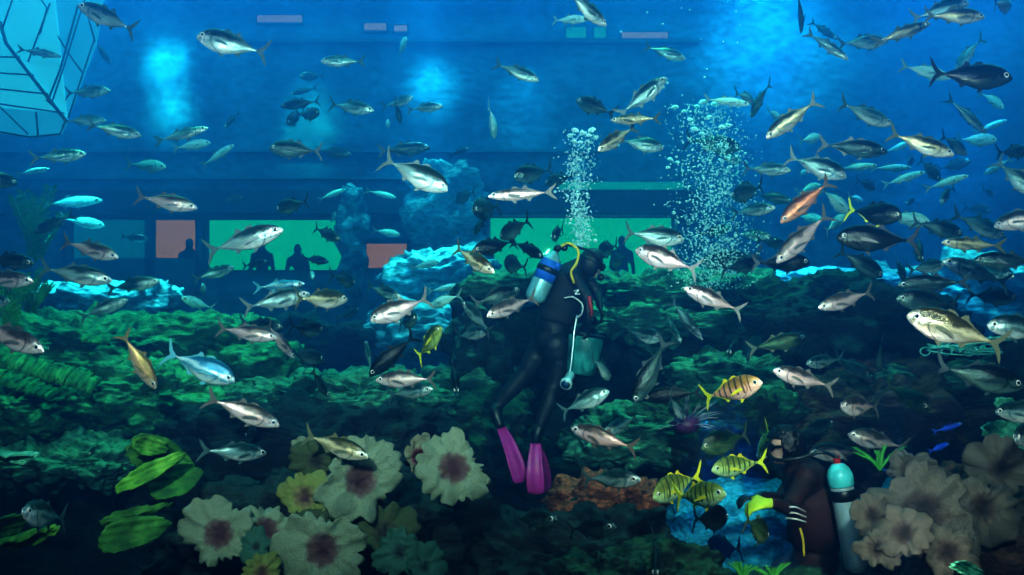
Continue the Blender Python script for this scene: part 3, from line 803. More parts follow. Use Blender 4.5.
#PLATES
for p in [
 (192, 470, 126, 442, 42, 5.2, 'deep', 1, 'broad dark green plate coral highest in the stack', 10),
 (186, 452, 118, 494, 21, 4.9, 'bright', 2, 'long bright green plate coral slanting across the stack', 15),
 (200, 468, 146, 492, 46, 5.1, 'deep', 3, 'wide dark green plate coral behind the slanting bright one', 12),
 (172, 503, 102, 528, 15, 4.9, 'deep', 4, 'thin edge on green plate coral above the oval one', 55),
 (170, 522, 95, 546, 36, 4.7, 'deep', 5, 'oval green plate coral lowest in the stack', 8),
 (168, 448, 130, 446, 22, 5.05, 'bright', 6, 'small bright rounded plate coral against the highest one', 20),
 (-20, 458, 42, 449, 12, 5.2, 'teal', 7, 'thin pale green plate coral at the ledge by the tank side', 40),
 (-20, 552, 62, 517, 16, 4.9, 'bright', 8, 'slanting green plate coral under the small green fish', 45),
 (-20, 540, 30, 510, 26, 5.3, 'deep', 9, 'dim green plate coral behind the slanting one by the tank side', 30),
 (1030, 425, 990, 402, 26, 6.2, 'teal', 10, 'upper pale teal plate coral beside the brown rock mass', 10),
 (1035, 445, 975, 432, 34, 6.1, 'teal', 11, 'wide pale teal plate coral under the upper pale one', 10),
 (985, 575, 945, 566, 16, 4.5, 'teal', 12, 'small teal plate coral at the bottom below the brown corals', 20),
]: plate(*p[:9], tilt=p[9])

# frilled coral rows and weed
M_FRILL = plate_mat('frilled_coral', (.012, .10, .03), (.04, .26, .07), (.14, .55, .16))
def frill(pts, hpx, D, label, seed):
    n = 160; path = smooth_path([P(x, y, D) for x, y in pts], 70)
    vs, fs = [], []
    m = len(path); rows = 7
    for i, p in enumerate(path):
        for r in range(rows):
            u = r / (rows - 1)
            h = hpx / F * D * (.8 + .3 * noise.noise(Vector((i * .11, seed, 0))))
            off = .03 * math.sin(i * 1.9) * (.2 + u) + .03 * math.sin(i * .33 + seed)
            vs.append(p + Vector((off * .4 + .015 * math.sin(i * 1.7) * u, off - .18 * u * (1 - u) + .12 * u, h * (u - .5) + .01 * math.sin(i * 1.3) * u)))
    for i in range(m - 1):
        for r in range(rows - 1):
            a = i * rows + r; fs.append((a, a + rows, a + rows + 1, a + 1))
    o = link('frilled_coral', mesh_py('frilled_coral', vs, fs), M_FRILL)
    md = o.modifiers.new('thick', 'SOLIDIFY'); md.thickness = .010
    tag(o, label, 'coral', 'green frilled coral rows on the ridge')
frill([(-5, 358), (20, 366), (52, 374)], 19, 7.0, 'upper row of green frilled coral next to the tank side', 1)
frill([(48, 374), (66, 378), (90, 388)], 18, 6.8, 'lower row of green frilled coral ending at the green boulder', 2)
frill([(-5, 376), (25, 388), (50, 396)], 11, 6.6, 'short dim frilled coral under the upper row', 3)
frill([(85, 339), (105, 341)], 7, 7.7, 'tiny frilled coral patch on the ridge crest', 4)

M_WEED = plain('weed_green', (.06, .35, .04), .6)
def weed(px, py, D, hpx, seed, label, n=7):
    rnd = random.Random(seed)
    base = P(px, py, D); h = hpx / F * D
    root = link('water_weed', None); root.location = base
    tag(root, label, 'plant', 'green water weeds')
    for k in range(n):
        dx = rnd.uniform(-.28, .28) * h * (1 if hpx > 35 else 2.8); dy = rnd.uniform(-.2, .2) * h; hh = h * rnd.uniform(.6, 1)
        pts = [(0, 0, 0), (dx * .3, dy * .3, hh * .35), (dx * .7, dy, hh * .7), (dx * 1.3, dy, hh)]
        sp = smooth_path(pts, 5)
        vs, fs = tube_data(sp, [.012 * (1 - .7 * i / len(sp)) for i in range(len(sp))], 5)
        for i in range(1, len(sp)):
            for s in (-1, 1):
                p = sp[i]; ln = h * .13
                b0 = len(vs); ang = rnd.uniform(-.4, .4)
                d = Vector((s * math.cos(ang), math.sin(ang), .5)).normalized() * ln
                nrm = Vector((-s * .4, 0, 1)).normalized() * ln * .18
                vs += [p, p + d * .5 + nrm, p + d, p + d * .5 - nrm]; fs.append((b0, b0 + 1, b0 + 2, b0 + 3))
        link('frond', mesh_py('frond', vs, fs), M_WEED, root)
weed(12, 340, 7.8, 62, 1, 'leafy green weed on the ridge by the tank side', 8)
weed(30, 318, 8.6, 50, 2, 'green weed behind the ridge by the tank side', 6)
weed(36, 262, 11, 75, 3, 'faint tall weed far behind the pinkish jacks', 7)
weed(1010, 478, 5.6, 30, 4, 'small green weed under the pale teal plates', 5)
weed(880, 470, 5.6, 26, 5, 'small green weed behind the steel air tank', 5)
weed(742, 580, 5.0, 18, 6, 'bushy green weed at the bottom before the blue sand', 9)
weed(772, 582, 4.9, 20, 7, 'bushy green weed at the bottom below the kneeling diver hand', 9)

# pale rope net on the ledge
M_ROPE = plain('pale_rope', (.25, .75, .65), .6)
net = link('rope_net', None); net.location = P(975, 345, 7.4)
tag(net, 'tangled pale teal rope net lying on the ledge at the tank side', 'net')
rr = random.Random(3)
for k in range(26):
    x0, x1 = rr.uniform(925, 975), rr.uniform(960, 1030); y0, y1 = rr.uniform(338, 356), rr.uniform(332, 356)
    D = 7.35 + rr.uniform(-.1, .1)
    pts = [P(x0, y0, D), P((x0 + x1) / 2 + rr.uniform(-6, 6), (y0 + y1) / 2 + rr.uniform(-5, 5), D - .05), P(x1, y1, D)]
    tube('rope', [p - net.location for p in pts], .007, M_ROPE, net, 5)
for k in range(5):
    cx, cy = rr.uniform(925, 975), rr.uniform(342, 352)
    pts = [P(cx + 5 * math.cos(t), cy + 4 * math.sin(t), 7.3) - net.location for t in [i * math.pi / 5 for i in range(11)]]
    tube('rope', pts, .007, M_ROPE, net, 5)

# sea urchin with long thin spines near the reef mound
M_URCH = plain('urchin_purple', (.10, .02, .10), .5); M_SPINE = plain('urchin_spine', (.45, .4, .5), .4)
def urchin(px, py, D, rpx, seed, label):
    c = P(px, py, D); r = rpx / F * D; rnd = random.Random(seed)
    bm = bmesh.new(); bmesh.ops.create_icosphere(bm, subdivisions=3, radius=r)
    for v in bm.verts: v.co.z *= .75; v.co *= 1 + .04 * noise.noise(v.co * 40)
    o = link('sea_urchin', mesh_bm(bm, 'urchin'), M_URCH, None, c); tag(o, label, 'sea urchin')
    for k in range(26):
        d = Vector((rnd.uniform(-1, 1), rnd.uniform(-1, .1), rnd.uniform(-.2, 1))).normalized()
        v, f = tube_data([d * r * .8, d * r * 1.7, d * r * rnd.uniform(2.2, 2.9) + Vector((0, 0, -.02))], [.0045, .003, .001], 5)
        link('spine', mesh_py('spine', v, f), M_SPINE, o)
urchin(686, 424, 6.6, 14, 2, 'purple sea urchin with pale spines on the mossy mound')

# ---------------------------------------------------------------- people
M_SUIT = plain('black_wetsuit', (.010, .010, .014), .55, noise_amt=.2)
M_SUIT2 = plain('maroon_wetsuit', (.045, .009, .010), .7, noise_amt=.3)
M_SKIN = plain('skin', (.55, .33, .25), .5, noise_amt=.05)
M_HAIR = plain('hair_black', (.003, .002, .003), .5, scale=60)
M_VIS = plain('visitor_silhouette', (.004, .01, .02), .9)  # silhouette darkness painted over the whole figure, face included
M_PINK = plain('pink_fin_rubber', (.50, .02, .26), .45, noise_amt=.12)
M_TANK = plain('cyan_cylinder', (.30, .62, .66), .3, .5, noise_amt=.05)
M_STEEL = plain('steel_cylinder', (.70, .85, .90), .3, .55, noise_amt=.05)
M_BLUE = plain('blue_label', (.03, .16, .7), .4)
M_BLACK = plain('black_rubber', (.008, .008, .009), .4)
M_YEL = plain('yellow_hose', (.75, .55, .03), .4)
M_CHROME = plain('chrome', (.8, .8, .82), .15, 1, noise_amt=.02)
M_RED = plain('red_stripe', (.5, .02, .02), .5)
M_GLOVE = plain('yellow_green_glove', (.55, .75, .03), .5)
M_WHITE = plain('white_print', (.7, .7, .7), .5)
M_LENS = plain('mask_lens', (.02, .04, .05), .08)

def build_person(name, chains, head, mats, vox=.018, face_pred=None, skull=(.078, .098, .118)):
    """chains: list of [(Vector, radius), ...] limbs; head: (centre, forward, up). One continuous remeshed surface."""
    bm = bmesh.new()
    for ch in chains:
        for i in range(len(ch) - 1):
            (a, ra), (b, rb) = ch[i], ch[i + 1]
            n = max(2, int((b - a).length / (min(ra, rb) * .5)))
            for k in range(n + 1):
                t = k / n
                r = ra + (rb - ra) * t
                bmesh.ops.create_icosphere(bm, subdivisions=2, radius=r, matrix=Matrix.Translation(a.lerp(b, t)))
    if head:
        c, fwd, up = head
        fwd = fwd.normalized(); side = up.cross(fwd).normalized(); upv = fwd.cross(side)
        Mh = Matrix((fwd, side, upv)).transposed().to_4x4(); Mh.translation = c
        def blob(off, s, sub=3):
            bmesh.ops.create_icosphere(bm, subdivisions=sub, radius=1, matrix=Mh @ Matrix.Translation(off) @ Matrix.Diagonal((*s, 1)))
        blob((-.008, 0, .018), (skull[1], skull[0], .105))
        blob((.030, 0, -.045), (.058, .056, .070)); blob((.055, 0, -.088), (.028, .030, .024))
        blob((.098, 0, -.022), (.018, .013, .020), 2); blob((.085, 0, .002), (.018, .010, .026), 2)
        blob((.070, 0, .030), (.024, .060, .014), 2); blob((.082, 0, -.058), (.014, .026, .010), 2)
        for s in (-1, 1): blob((-.005, s * .078, -.015), (.020, .010, .032), 2)
    me = bpy.data.meshes.new(name); bm.to_mesh(me); bm.free()
    o = link(name, me)
    md = o.modifiers.new('r', 'REMESH'); md.mode = 'VOXEL'; md.voxel_size = vox
    ms = o.modifiers.new('s', 'SMOOTH'); ms.factor = .5; ms.iterations = 2
    dg = bpy.context.evaluated_depsgraph_get()
    me2 = bpy.data.meshes.new_from_object(o.evaluated_get(dg))
    o.modifiers.clear(); o.data = me2
    me2.materials.clear()
    for m in mats: me2.materials.append(m)
    for p in me2.polygons:
        p.use_smooth = True
        p.material_index = face_pred(p.center) if face_pred else 0
    return o

def hand_chain(wrist, d, palm_n, s=1.0, curl=.5):
    """palm and five bent fingers; d points along the hand, palm_n out of the palm"""
    d = d.normalized(); side = d.cross(palm_n).normalized(); pn = side.cross(d).normalized()
    out = []
    for k, (o, ln) in enumerate(((-.030, .062), (-.010, .074), (.010, .078), (.030, .070))):
        b = wrist + d * .02 + side * o * .6 * s; kn = wrist + d * .085 * s + side * o * s
        out.append([(b, .014 * s), (kn, .0115 * s)])
        m1 = kn + (d * math.cos(curl) + pn * math.sin(curl)) * ln * .45 * s
        m2 = m1 + (d * math.cos(curl * 2) + pn * math.sin(curl * 2)) * ln * .35 * s
        m3 = m2 + (d * math.cos(curl * 2.8) + pn * math.sin(curl * 2.8)) * ln * .28 * s
        out.append([(kn, .0105 * s), (m1, .0095 * s), (m2, .0088 * s), (m3, .0075 * s)])
    t0 = wrist + d * .025 * s - side * .022 * s; t1 = t0 + (d * .7 - side * .9).normalized() * .045 * s; t2 = t1 + (d * .9 - side * .2 + pn * .5).normalized() * .035 * s
    out.append([(t0, .015 * s), (t1, .0115 * s), (t2, .009 * s)])
    return out

def cylinder_tank(name, a, b, r, m, parent, band=True, dome=None):
    L = (b - a).length
    M4 = frame_to(a, b)
    prof = [(.0, 0), (r * .6, .005), (r * .92, .03), (r, .06), (r, L - .12), (r * .93, L - .07), (r * .7, L - .025), (r * .35, L), (r * .30, L + .02)]
    t = lathe(name, prof, m, parent, 28, M4)
    return t, M4, L

def fin_blade(foot, tip, wroot, wtip, parent, m, face):
    X = (tip - foot).normalized(); Y = face.cross(X).normalized(); Z = X.cross(Y)
    L = (tip - foot).length
    vs, fs = [], []
    n, mrow = 18, 8
    for i in range(n + 1):
        u = i / n
        w = wroot + (wtip - wroot) * min(1, u * 1.5) ** .8
        if u > .93: w *= .94
        for j in range(mrow + 1):
            v = j / mrow * 2 - 1
            rib = .012 if j in (0, mrow) else (.006 if j == mrow // 2 else 0)
            vs.append(foot + X * L * (u + (.04 * (1 - v * v) if u == 1 else 0)) + Y * v * w / 2 + Z * (.05 * math.sin(u * 2.6) + rib))
    k = mrow + 1
    for i in range(n):
        for j in range(mrow):
            a = i * k + j; fs.append((a, a + 1, a + k + 1, a + k))
    o = link('fin_blade', mesh_py('fin_blade', vs, fs), m, parent)
    md = o.modifiers.new('t', 'SOLIDIFY'); md.thickness = .012
    return o

# --- diver swimming upright
D1 = 7.6
def Q(x, y, dd=0): return P(x, y, D1 + dd)
V = Vector
sh_n, sh_f = Q(574, 277, -.14), Q(582, 272, .14)
elb, wri = Q(588, 300, -.25), Q(589, 320, -.27)
elb2, wri2 = Q(597, 291, .16), Q(600, 306, .04)
kn1, an1 = Q(526, 372, .08), Q(498, 405, .1)
kn2, an2 = Q(556, 383, -.08), Q(540, 424, -.1)
hip1, hip2 = Q(544, 342, .08), Q(556, 345, -.09)
ch = [
 [(Q(550, 338), .155), (Q(557, 312), .15), (Q(565, 290), .16), (Q(571, 277), .14), (Q(578, 266), .075), (Q(586, 262), .06)],
 [(Q(571, 280), .12), (sh_n, .075)], [(Q(571, 280), .12), (sh_f, .075)],
 [(sh_n, .066), (elb, .048), (wri, .034)], [(sh_f, .066), (elb2, .048), (wri2, .034)],
 [(Q(550, 338), .12), (hip1, .12), (Q(535, 358, .08), .108), (kn1, .082), (Q(512, 389, .09), .074), (an1, .052)],
 [(Q(550, 338), .12), (hip2, .12), (Q(557, 363, -.08), .108), (kn2, .082), (Q(549, 403, -.09), .074), (an2, .052)],
 [(an1, .045), (Q(495, 412, .04), .040)], [(an2, .045), (Q(537, 434, -.12), .040)],
]
ch += hand_chain(wri, V((.05, 0, -1)), V((-1, 0, 0)), 1.15, .5) + hand_chain(wri2, V((.2, 0, -1)), V((-1, 0, 0)), 1.15, .5)
hd = Q(592, 264)
fw = V((.80, .25, -.42)).normalized(); upv = V((.35, 0, .93)).normalized()
def pred1(c):
    r = c - hd
    return 1 if (r.length < .16 and r.dot(fw) > .055) else 0
dv = build_person('person', ch, (hd, fw, upv), [M_SUIT, M_SKIN], face_pred=pred1)
tag(dv, 'diver in black wetsuit and pink fins swimming upright beside the narrow bubble plume', 'person')
# hood, mask
side = upv.cross(fw).normalized(); up1 = fw.cross(side)
HM = Matrix((fw, side, up1)).transposed().to_4x4(); HM.translation = hd
def head_shell(name, m, parent, HM, fcut=.045, s=1.0):
    bm = bmesh.new(); bmesh.ops.create_icosphere(bm, subdivisions=4, radius=1)
    kill = [v for v in bm.verts if v.co.x * .108 > fcut and v.co.z < .62]
    bmesh.ops.delete(bm, geom=kill, context='VERTS')
    for v in bm.verts:
        v.co = Vector((v.co.x * .116 - .008, v.co.y * .094, v.co.z * (.126 if v.co.z > 0 else .135) + .012)) * s
        v.co = HM @ v.co
    o = link(name, mesh_bm(bm, name), m, parent)
    md = o.modifiers.new('t', 'SOLIDIFY'); md.thickness = .008
    return o
head_shell('hood', M_SUIT, dv, HM)
def mask(parent, HM):
    bm = bmesh.new()
    vv = bm_box(bm, (.078, -.072, -.020), (.118, .072, .048)); bmesh.ops.bevel(bm, geom=bm.edges[:], offset=.014, segments=3, affect='EDGES')
    for v in bm.verts: v.co.x -= v.co.y ** 2 * 5; v.co = HM @ v.co
    mk = link('mask', mesh_bm(bm, 'mask'), M_BLACK, parent)
    bm = bmesh.new(); bm_box(bm, (.117, -.058, -.010), (.121, .058, .040))
    bmesh.ops.subdivide_edges(bm, edges=bm.edges[:], cuts=4)
    for v in bm.verts: v.co.x -= v.co.y ** 2 * 5; v.co = HM @ v.co
    link('lens', mesh_bm(bm, 'lens'), M_LENS, mk)
    pts = [HM @ Vector((.118 * math.cos(t) - .01, .098 * math.sin(t), .020)) for t in [R(a) for a in range(50, 311, 20)]]
    tube('mask_strap', pts, .010, M_BLACK, mk, 6)
    bm = bmesh.new(); bmesh.ops.create_uvsphere(bm, u_segments=14, v_segments=10, radius=1, matrix=HM @ Matrix.Translation((.125, 0, -.062)) @ Matrix.Diagonal((.030, .036, .034, 1)))
    link('regulator', mesh_bm(bm, 'regulator'), M_BLACK, parent)
mask(dv, HM)
# vest with bladder and straps
def vest(parent, pts, rads, m):
    v, f = tube_data(smooth_path(pts, 4), [rads[min(len(rads) - 1, int(i / 4))] for i in range((len(pts) - 1) * 4 + 1)], 18)
    o = link('buoyancy_vest', mesh_py('vest', v, f), m, parent); return o
vest(dv, [Q(557, 322), Q(560, 305), Q(566, 288), Q(571, 277)], [.165, .175, .185, .165], plain('vest_fabric', (.012, .010, .014), .8))
ta, tb = Q(533, 302, -.22), Q(555, 254, -.22)
tk, M4, L = cylinder_tank('air_tank', ta, tb, .088, M_TANK, dv)
lathe('blue_sticker', [(.0895, .20), (.0895, .38)], M_BLUE, tk, 28, M4)
lathe('tank_band', [(.091, L * .62), (.095, L * .63), (.095, L * .72), (.091, L * .73)], M_BLACK, tk, 28, M4)
lathe('valve', [(.022, L), (.024, L + .05), (.018, L + .07)], M_CHROME, tk, 12, M4)
kA, kB = M4 @ V((-.07, 0, L + .05)), M4 @ V((.07, 0, L + .05))
tube('valve_knob', [kA, (kA + kB) / 2, kB], .016, M_BLACK, tk, 10)
for kp in (kA, kB, M4 @ V((0, -.05, L + .08))):
    bm = bmesh.new(); bmesh.ops.create_uvsphere(bm, u_segments=12, v_segments=8, radius=.03, matrix=Matrix.Translation(kp)); link('regulator_stage', mesh_bm(bm, 'k'), M_BLACK, tk)
tube('hose', [Q(556, 250, -.25), Q(566, 245, -.2), Q(580, 248, -.16), Q(592, 252, -.14), Q(601, 262, -.12), Q(602, 270, -.08)], .012, M_BLACK, dv)
tube('yellow_hose', [Q(558, 249, -.25), Q(568, 243, -.28), Q(578, 250, -.30), Q(577, 262, -.32), Q(571, 272, -.34), Q(574, 283, -.30)], .011, M_YEL, dv)
tube('gauge_hose', [Q(564, 298, -.22), Q(573, 297, -.28), Q(582, 304, -.3), Q(582, 313, -.3), Q(577, 318, -.28)], .007, M_WHITE, dv)
tube('dangling_strap', [Q(577, 315, -.22), Q(574, 335, -.24), Q(571, 365, -.26), Q(568, 378, -.26)], .008, M_STEEL, dv)
tube('sleeve_stripe', [Q(589, 296, -.305), Q(591, 308, -.31), Q(592, 318, -.305)], .016, M_RED, dv)
tube('printed_mark', [Q(574, 291, -.30), Q(579, 290, -.31), Q(575, 294, -.31), Q(580, 294, -.31)], .005, M_WHITE, dv)
lathe('wrist_gauge', [(.02, 0), (.035, .005), (.035, .03), (.02, .035)], M_BLACK, dv, 14, frame_to(Q(592, 320, -.30), Q(597, 319, -.34)))
for (fa, ft, w0, w1) in ((Q(499, 424, .02), Q(520, 478, -.05), .13, .20), (Q(536, 440, -.13), Q(538, 492, -.2), .13, .20)):
    pass
def swim_fin(ank, foot, root, tip, face):
    v, f = tube_data(smooth_path([ank, foot, root], 4), [.052, .055, .056, .056, .055, .052, .05, .046, .042][:9], 10)
    p = link('swim_fin', mesh_py('foot_pocket', v, f), M_BLACK, dv)
    fin_blade(root, tip, .09, .155, p, M_PINK, face)
swim_fin(Q(497, 406, .1), Q(496, 414, .05), Q(501, 428, .02), Q(519, 481, -.1), V((.5, -1, .1)))
swim_fin(Q(540, 426, -.1), Q(537, 434, -.12), Q(536, 443, -.13), Q(537, 492, -.2), V((-.25, -1, 0)))
fin_blade(Q(536, 443, -.10), Q(543, 490, -.08), .06, .12, dv, plain('pink_fin_painted_shade', (.40, .02, .22), .5), V((1, -.7, 0)))  # darker copy of the fin rubber, its shaded side painted in
# feed container held below the hand
M_BAGT = clear_mat('teal_plastic', (.35, .85, .80), .25, .25)
M_BAG = plain('teal_bag', (.05, .32, .30), .3, noise_amt=.3, scale=6)
bg = lathe('feed_container', [(.10, 0), (.125, .02), (.14, .12), (.15, .30), (.145, .33), (.135, .33)], M_BAG, None, 24, frame_to(Q(580, 374, -.1), Q(586, 337, -.1)))
tag(bg, 'teal plastic feed container hanging from the swimming diver hand', 'container')
lathe('container_rim', [(.148, .325), (.158, .33), (.158, .345), (.148, .35)], M_BLACK, bg, 24, frame_to(Q(580, 374, -.1), Q(586, 337, -.1)))
tube('container_handle', [Q(573, 340, -.2), Q(581, 327, -.28), Q(589, 326, -.3), Q(596, 341, -.1)], .007, M_BLACK, bg)
lp = lathe('dive_lamp', [(.03, 0), (.035, .02), (.035, .10), (.05, .13), (.05, .16), (.045, .162)], M_STEEL, None, 18, frame_to(Q(571, 374, -.4), Q(565, 386, -.55)))
tag(lp, 'small glinting steel dive lamp hanging below the feed container', 'lamp')
lathe('lamp_glass', [(.04, .161), (.035, .168), (.0, .170)], M_CHROME, lp, 18, frame_to(Q(571, 374, -.4), Q(565, 386, -.55)))

# --- kneeling diver lower corner
D2 = 6.0
def S(x, y, dd=0): return P(x, y, D2 + dd)
hd2 = S(784, 447, -.05); fw2 = V((-.93, .30, -.12)).normalized(); up2 = V((0, .0, 1))
s_n, s_f = S(806, 478, -.16), S(800, 474, .18)
e_n, w_n = S(788, 508, -.34), S(772, 503, -.52)
e_f, w_f = S(780, 500, .05), S(762, 496, -.2)
pel = S(815, 560, 0)
ch = [
 [(pel, .16), (S(815, 530), .150), (S(812, 500), .165), (S(806, 480), .155), (S(796, 464), .08), (S(789, 456), .062)],
 [(S(806, 484), .13), (s_n, .085)], [(S(806, 484), .13), (s_f, .085)],
 [(s_n, .075), (e_n, .052), (w_n, .036)], [(s_f, .075), (e_f, .052), (w_f, .036)],
 [(pel, .15), (pel + V((-.05, -.10, -.05)), .115), (pel + V((-.42, -.14, -.22)), .075), (V((pel.x - .30, D2 - .16, .10)), .06), (V((pel.x + .05, D2 - .16, .08)), .05), (V((pel.x + .16, D2 - .16, .10)), .04)],
 [(pel, .15), (pel + V((-.05, .10, -.05)), .115), (pel + V((-.40, .14, -.26)), .075), (V((pel.x - .26, D2 + .16, .10)), .06), (V((pel.x + .08, D2 + .16, .08)), .05), (V((pel.x + .2, D2 + .16, .10)), .04)],
]
ch += hand_chain(w_n, V((-1, -.1, -.05)), V((0, .5, -1)), 1.25, .55) + hand_chain(w_f, V((-1, -.2, 0)), V((0, 0, -1)), 1.25, .45)
def pred2(c):
    r = c - hd2
    if r.length < .17 and r.dot(fw2) > .01 and r.z < .06 and r.z > -.13: return 1
    if (c - w_n).dot(V((-1, -.1, -.05))) > .0 and (c - w_n).length < .24: return 2
    if (c - w_f).dot(V((-1, -.2, 0))) > .0 and (c - w_f).length < .24: return 3
    return 0
dk2 = build_person('person', ch, (hd2, fw2, up2), [M_SUIT2, M_SKIN, M_GLOVE, M_BLACK], vox=.014, face_pred=pred2)
tag(dk2, 'kneeling diver with steel air tank and yellow glove working at the reef', 'person')
side = up2.cross(fw2).normalized(); u2 = fw2.cross(side)
HM2 = Matrix((fw2, side, u2)).transposed().to_4x4(); HM2.translation = hd2
# hair: tousled cap
bm = bmesh.new(); bmesh.ops.create_icosphere(bm, subdivisions=5, radius=1)
kill = [v for v in bm.verts if (v.co.x > .15 and v.co.z < .40) or v.co.z < -.75]
bmesh.ops.delete(bm, geom=kill, context='VERTS')
for v in bm.verts:
    k = 1 + .10 * noise.noise(v.co * 5) + .06 * noise.noise(v.co * 14)
    v.co = HM2 @ (Vector((v.co.x * .125 - .012, v.co.y * .105, v.co.z * .132 + .020)) * k)
hr = link('hair', mesh_bm(bm, 'hair'), M_HAIR, dk2); md = hr.modifiers.new('t', 'SOLIDIFY'); md.thickness = .012
mask(dk2, HM2)
ta2, tb2 = S(857, 572, -.30), S(838, 466, -.26)
tk2, M42, L2 = cylinder_tank('air_tank', ta2, tb2, .074, M_STEEL, dk2)
lathe('tank_dome', [(.075, L2 - .13), (.080, L2 - .12), (.082, L2 - .06), (.068, L2 - .02), (.04, L2 + .012), (0, L2 + .02)], plain('cyan_cap', (.12, .70, .72), .35), tk2, 28, M42)
lathe('tank_band', [(.076, L2 - .22), (.081, L2 - .215), (.081, L2 - .155), (.076, L2 - .15)], M_BLACK, tk2, 28, M42)
lathe('valve', [(.02, L2), (.022, L2 + .05), (.016, L2 + .07)], M_RED, tk2, 12, M42)
v, f = tube_data([S(812, 545), S(816, 520), S(818, 500), S(812, 486)], [.175, .185, .19, .16], 18)
link('buoyancy_vest', mesh_py('vest', v, f), plain('maroon_vest', (.06, .010, .010), .75), dk2)
tube('hose', [S(838, 458, -.28), S(822, 452, -.2), S(800, 458, -.2), S(778, 460, -.15), S(769, 455, -.06)], .012, M_BLACK, dk2)
for y in (0, 1, 2):
    tube('reflective_band', [S(785, 508 + y * 5, -.40 + .03 * y), S(795, 507 + y * 6, -.44 + .03 * y), S(806, 512 + y * 5, -.30)], .006, M_WHITE, dk2)
tube('yellow_strap', [S(800, 528, -.35), S(803, 540, -.36), S(804, 556, -.36)], .008, M_YEL, dk2)

# --- visitors behind the far windows
def visitor(px, D, height, label, lean=0, arm=0):
    x = (px - 512) / F * D; z0 = 1.78
    hgt = height
    def b(dx, dz, dy=0): return V((x + dx, D + dy, z0 + dz * hgt))
    c = [[(b(0, .53), .13), (b(0, .66), .12), (b(lean, .80), .145), (b(lean, .845), .07), (b(lean, .88), .055)],
         [(b(-.09, .50), .09), (b(-.10, .28), .06), (b(-.10, .05), .045), (b(-.10, .02, -.12), .035)],
         [(b(.09, .50), .09), (b(.10, .28), .06), (b(.10, .05), .045), (b(.10, .02, -.12), .035)],
         [(b(lean - .17, .80), .06), (b(lean - .23, .62), .045), (b(lean - .22 - arm, .47 + abs(arm) * .9, -.1), .034)],
         [(b(lean + .17, .80), .06), (b(lean + .23, .62), .045), (b(lean + .22, .47, -.1), .034)]]
    for q in (c[3][-1][0], c[4][-1][0]): c += hand_chain(q, V((0, 0, -1)), V((0, -1, 0)), 1.1, .4)
    o = build_person('person', c, (b(lean, .935), V((.2, -1, 0)), V((0, 0, 1))), [M_VIS], vox=.03)
    tag(o, label, 'person', 'visitors behind the far windows')
visitor(187, 18.2, 1.62, 'visitor silhouetted before the orange lit far window', .05)
visitor(262, 18.0, 1.60, 'visitor silhouetted at one end of the long green window', .0, .1)
visitor(300, 18.3, 1.50, 'shorter visitor silhouetted in the middle of the long green window', -.05)
visitor(622, 18.0, 1.66, 'visitor silhouetted in the green window between diver and broad bubble plume', 0, -.1)
box('floor_gallery', (-11, BY + .31, 1.5), (11, 22, 1.78), M_BEAM, kind='structure')
box('wall_gallery_back', (-11, 21.7, 0), (11, 21.9, 8.4), M_BEAM, kind='structure')

# ---------------------------------------------------------------- bubbles
mb = bpy.data.materials.new('bubble'); mb.use_nodes = True; nt = mb.node_tree; nt.nodes.clear()
o_ = N(nt, 'ShaderNodeOutputMaterial'); t_ = N(nt, 'ShaderNodeBsdfTransparent'); p_ = N(nt, 'ShaderNodeBsdfPrincipled'); mx = N(nt, 'ShaderNodeMixShader')
lw = N(nt, 'ShaderNodeLayerWeight'); lw.inputs['Blend'].default_value = .45
p_.inputs['Base Color'].default_value = (.75, 1, 1, 1); p_.inputs['Roughness'].default_value = .12; p_.inputs['Transmission Weight'].default_value = 0
tcb = N(nt, 'ShaderNodeTexCoord'); nzb = N(nt, 'ShaderNodeTexNoise'); nzb.inputs['Scale'].default_value = 2; nt.links.new(tcb.outputs['Object'], nzb.inputs['Vector'])
nt.links.new(math_n(nt, 'ADD', math_n(nt, 'MULTIPLY', lw.outputs['Facing'], .6), math_n(nt, 'MULTIPLY', nzb.outputs['Fac'], .95), clamp=True), mx.inputs[0])
nt.links.new(t_.outputs[0], mx.inputs[1]); nt.links.new(p_.outputs[0], mx.inputs[2]); nt.links.new(mx.outputs[0], o_.inputs['Surface'])
bm = bmesh.new(); bmesh.ops.create_uvsphere(bm, u_segments=10, v_segments=7, radius=1); BUB = mesh_bm(bm, 'bubble'); BUB.materials.append(mb)
bm = bmesh.new(); bmesh.ops.create_uvsphere(bm, u_segments=14, v_segments=9, radius=1)
for v in bm.verts:
    if v.co.z < 0: v.co.z *= .35
CAP = mesh_bm(bm, 'cap_bubble'); CAP.materials.append(mb)
def bubbles(n, fpos, D, sz, label, group, seed, big=()):
    rnd = random.Random(seed); k = 0
    for (x, y, r) in big:
        o = link('large_bubble', CAP); o.location = P(x, y, D + rnd.uniform(-.1, .1)); s = r / F * D
        o.scale = (s, s, s * .8); o.rotation_euler = (rnd.uniform(-.3, .3), rnd.uniform(-.4, .4), 0)
        tag(o, label.replace('small', 'large flattened'), 'bubble', group); k += 1
    while k < n:
        x, y = fpos(rnd); r = rnd.uniform(*sz) * (rnd.random() ** .5) + .35
        o = link('bubble', BUB); o.location = P(x, y, D + rnd.uniform(-.25, .25)); s = r / F * D
        o.scale = (s, s, s * rnd.uniform(.75, 1)); tag(o, label, 'bubble', group); k += 1
def froth(n, fpos, D, sz, label, seed):
    rnd = random.Random(seed); bm = bmesh.new()
    for _ in range(n):
        x, y = fpos(rnd); r = rnd.uniform(*sz) / F * D
        bmesh.ops.create_icosphere(bm, subdivisions=1, radius=r, matrix=Matrix.Translation(P(x, y, D + rnd.uniform(-.3, .3))))
    o = link('bubble_froth', mesh_bm(bm, 'froth'), mb); tag(o, label, 'bubbles', None, 'stuff')
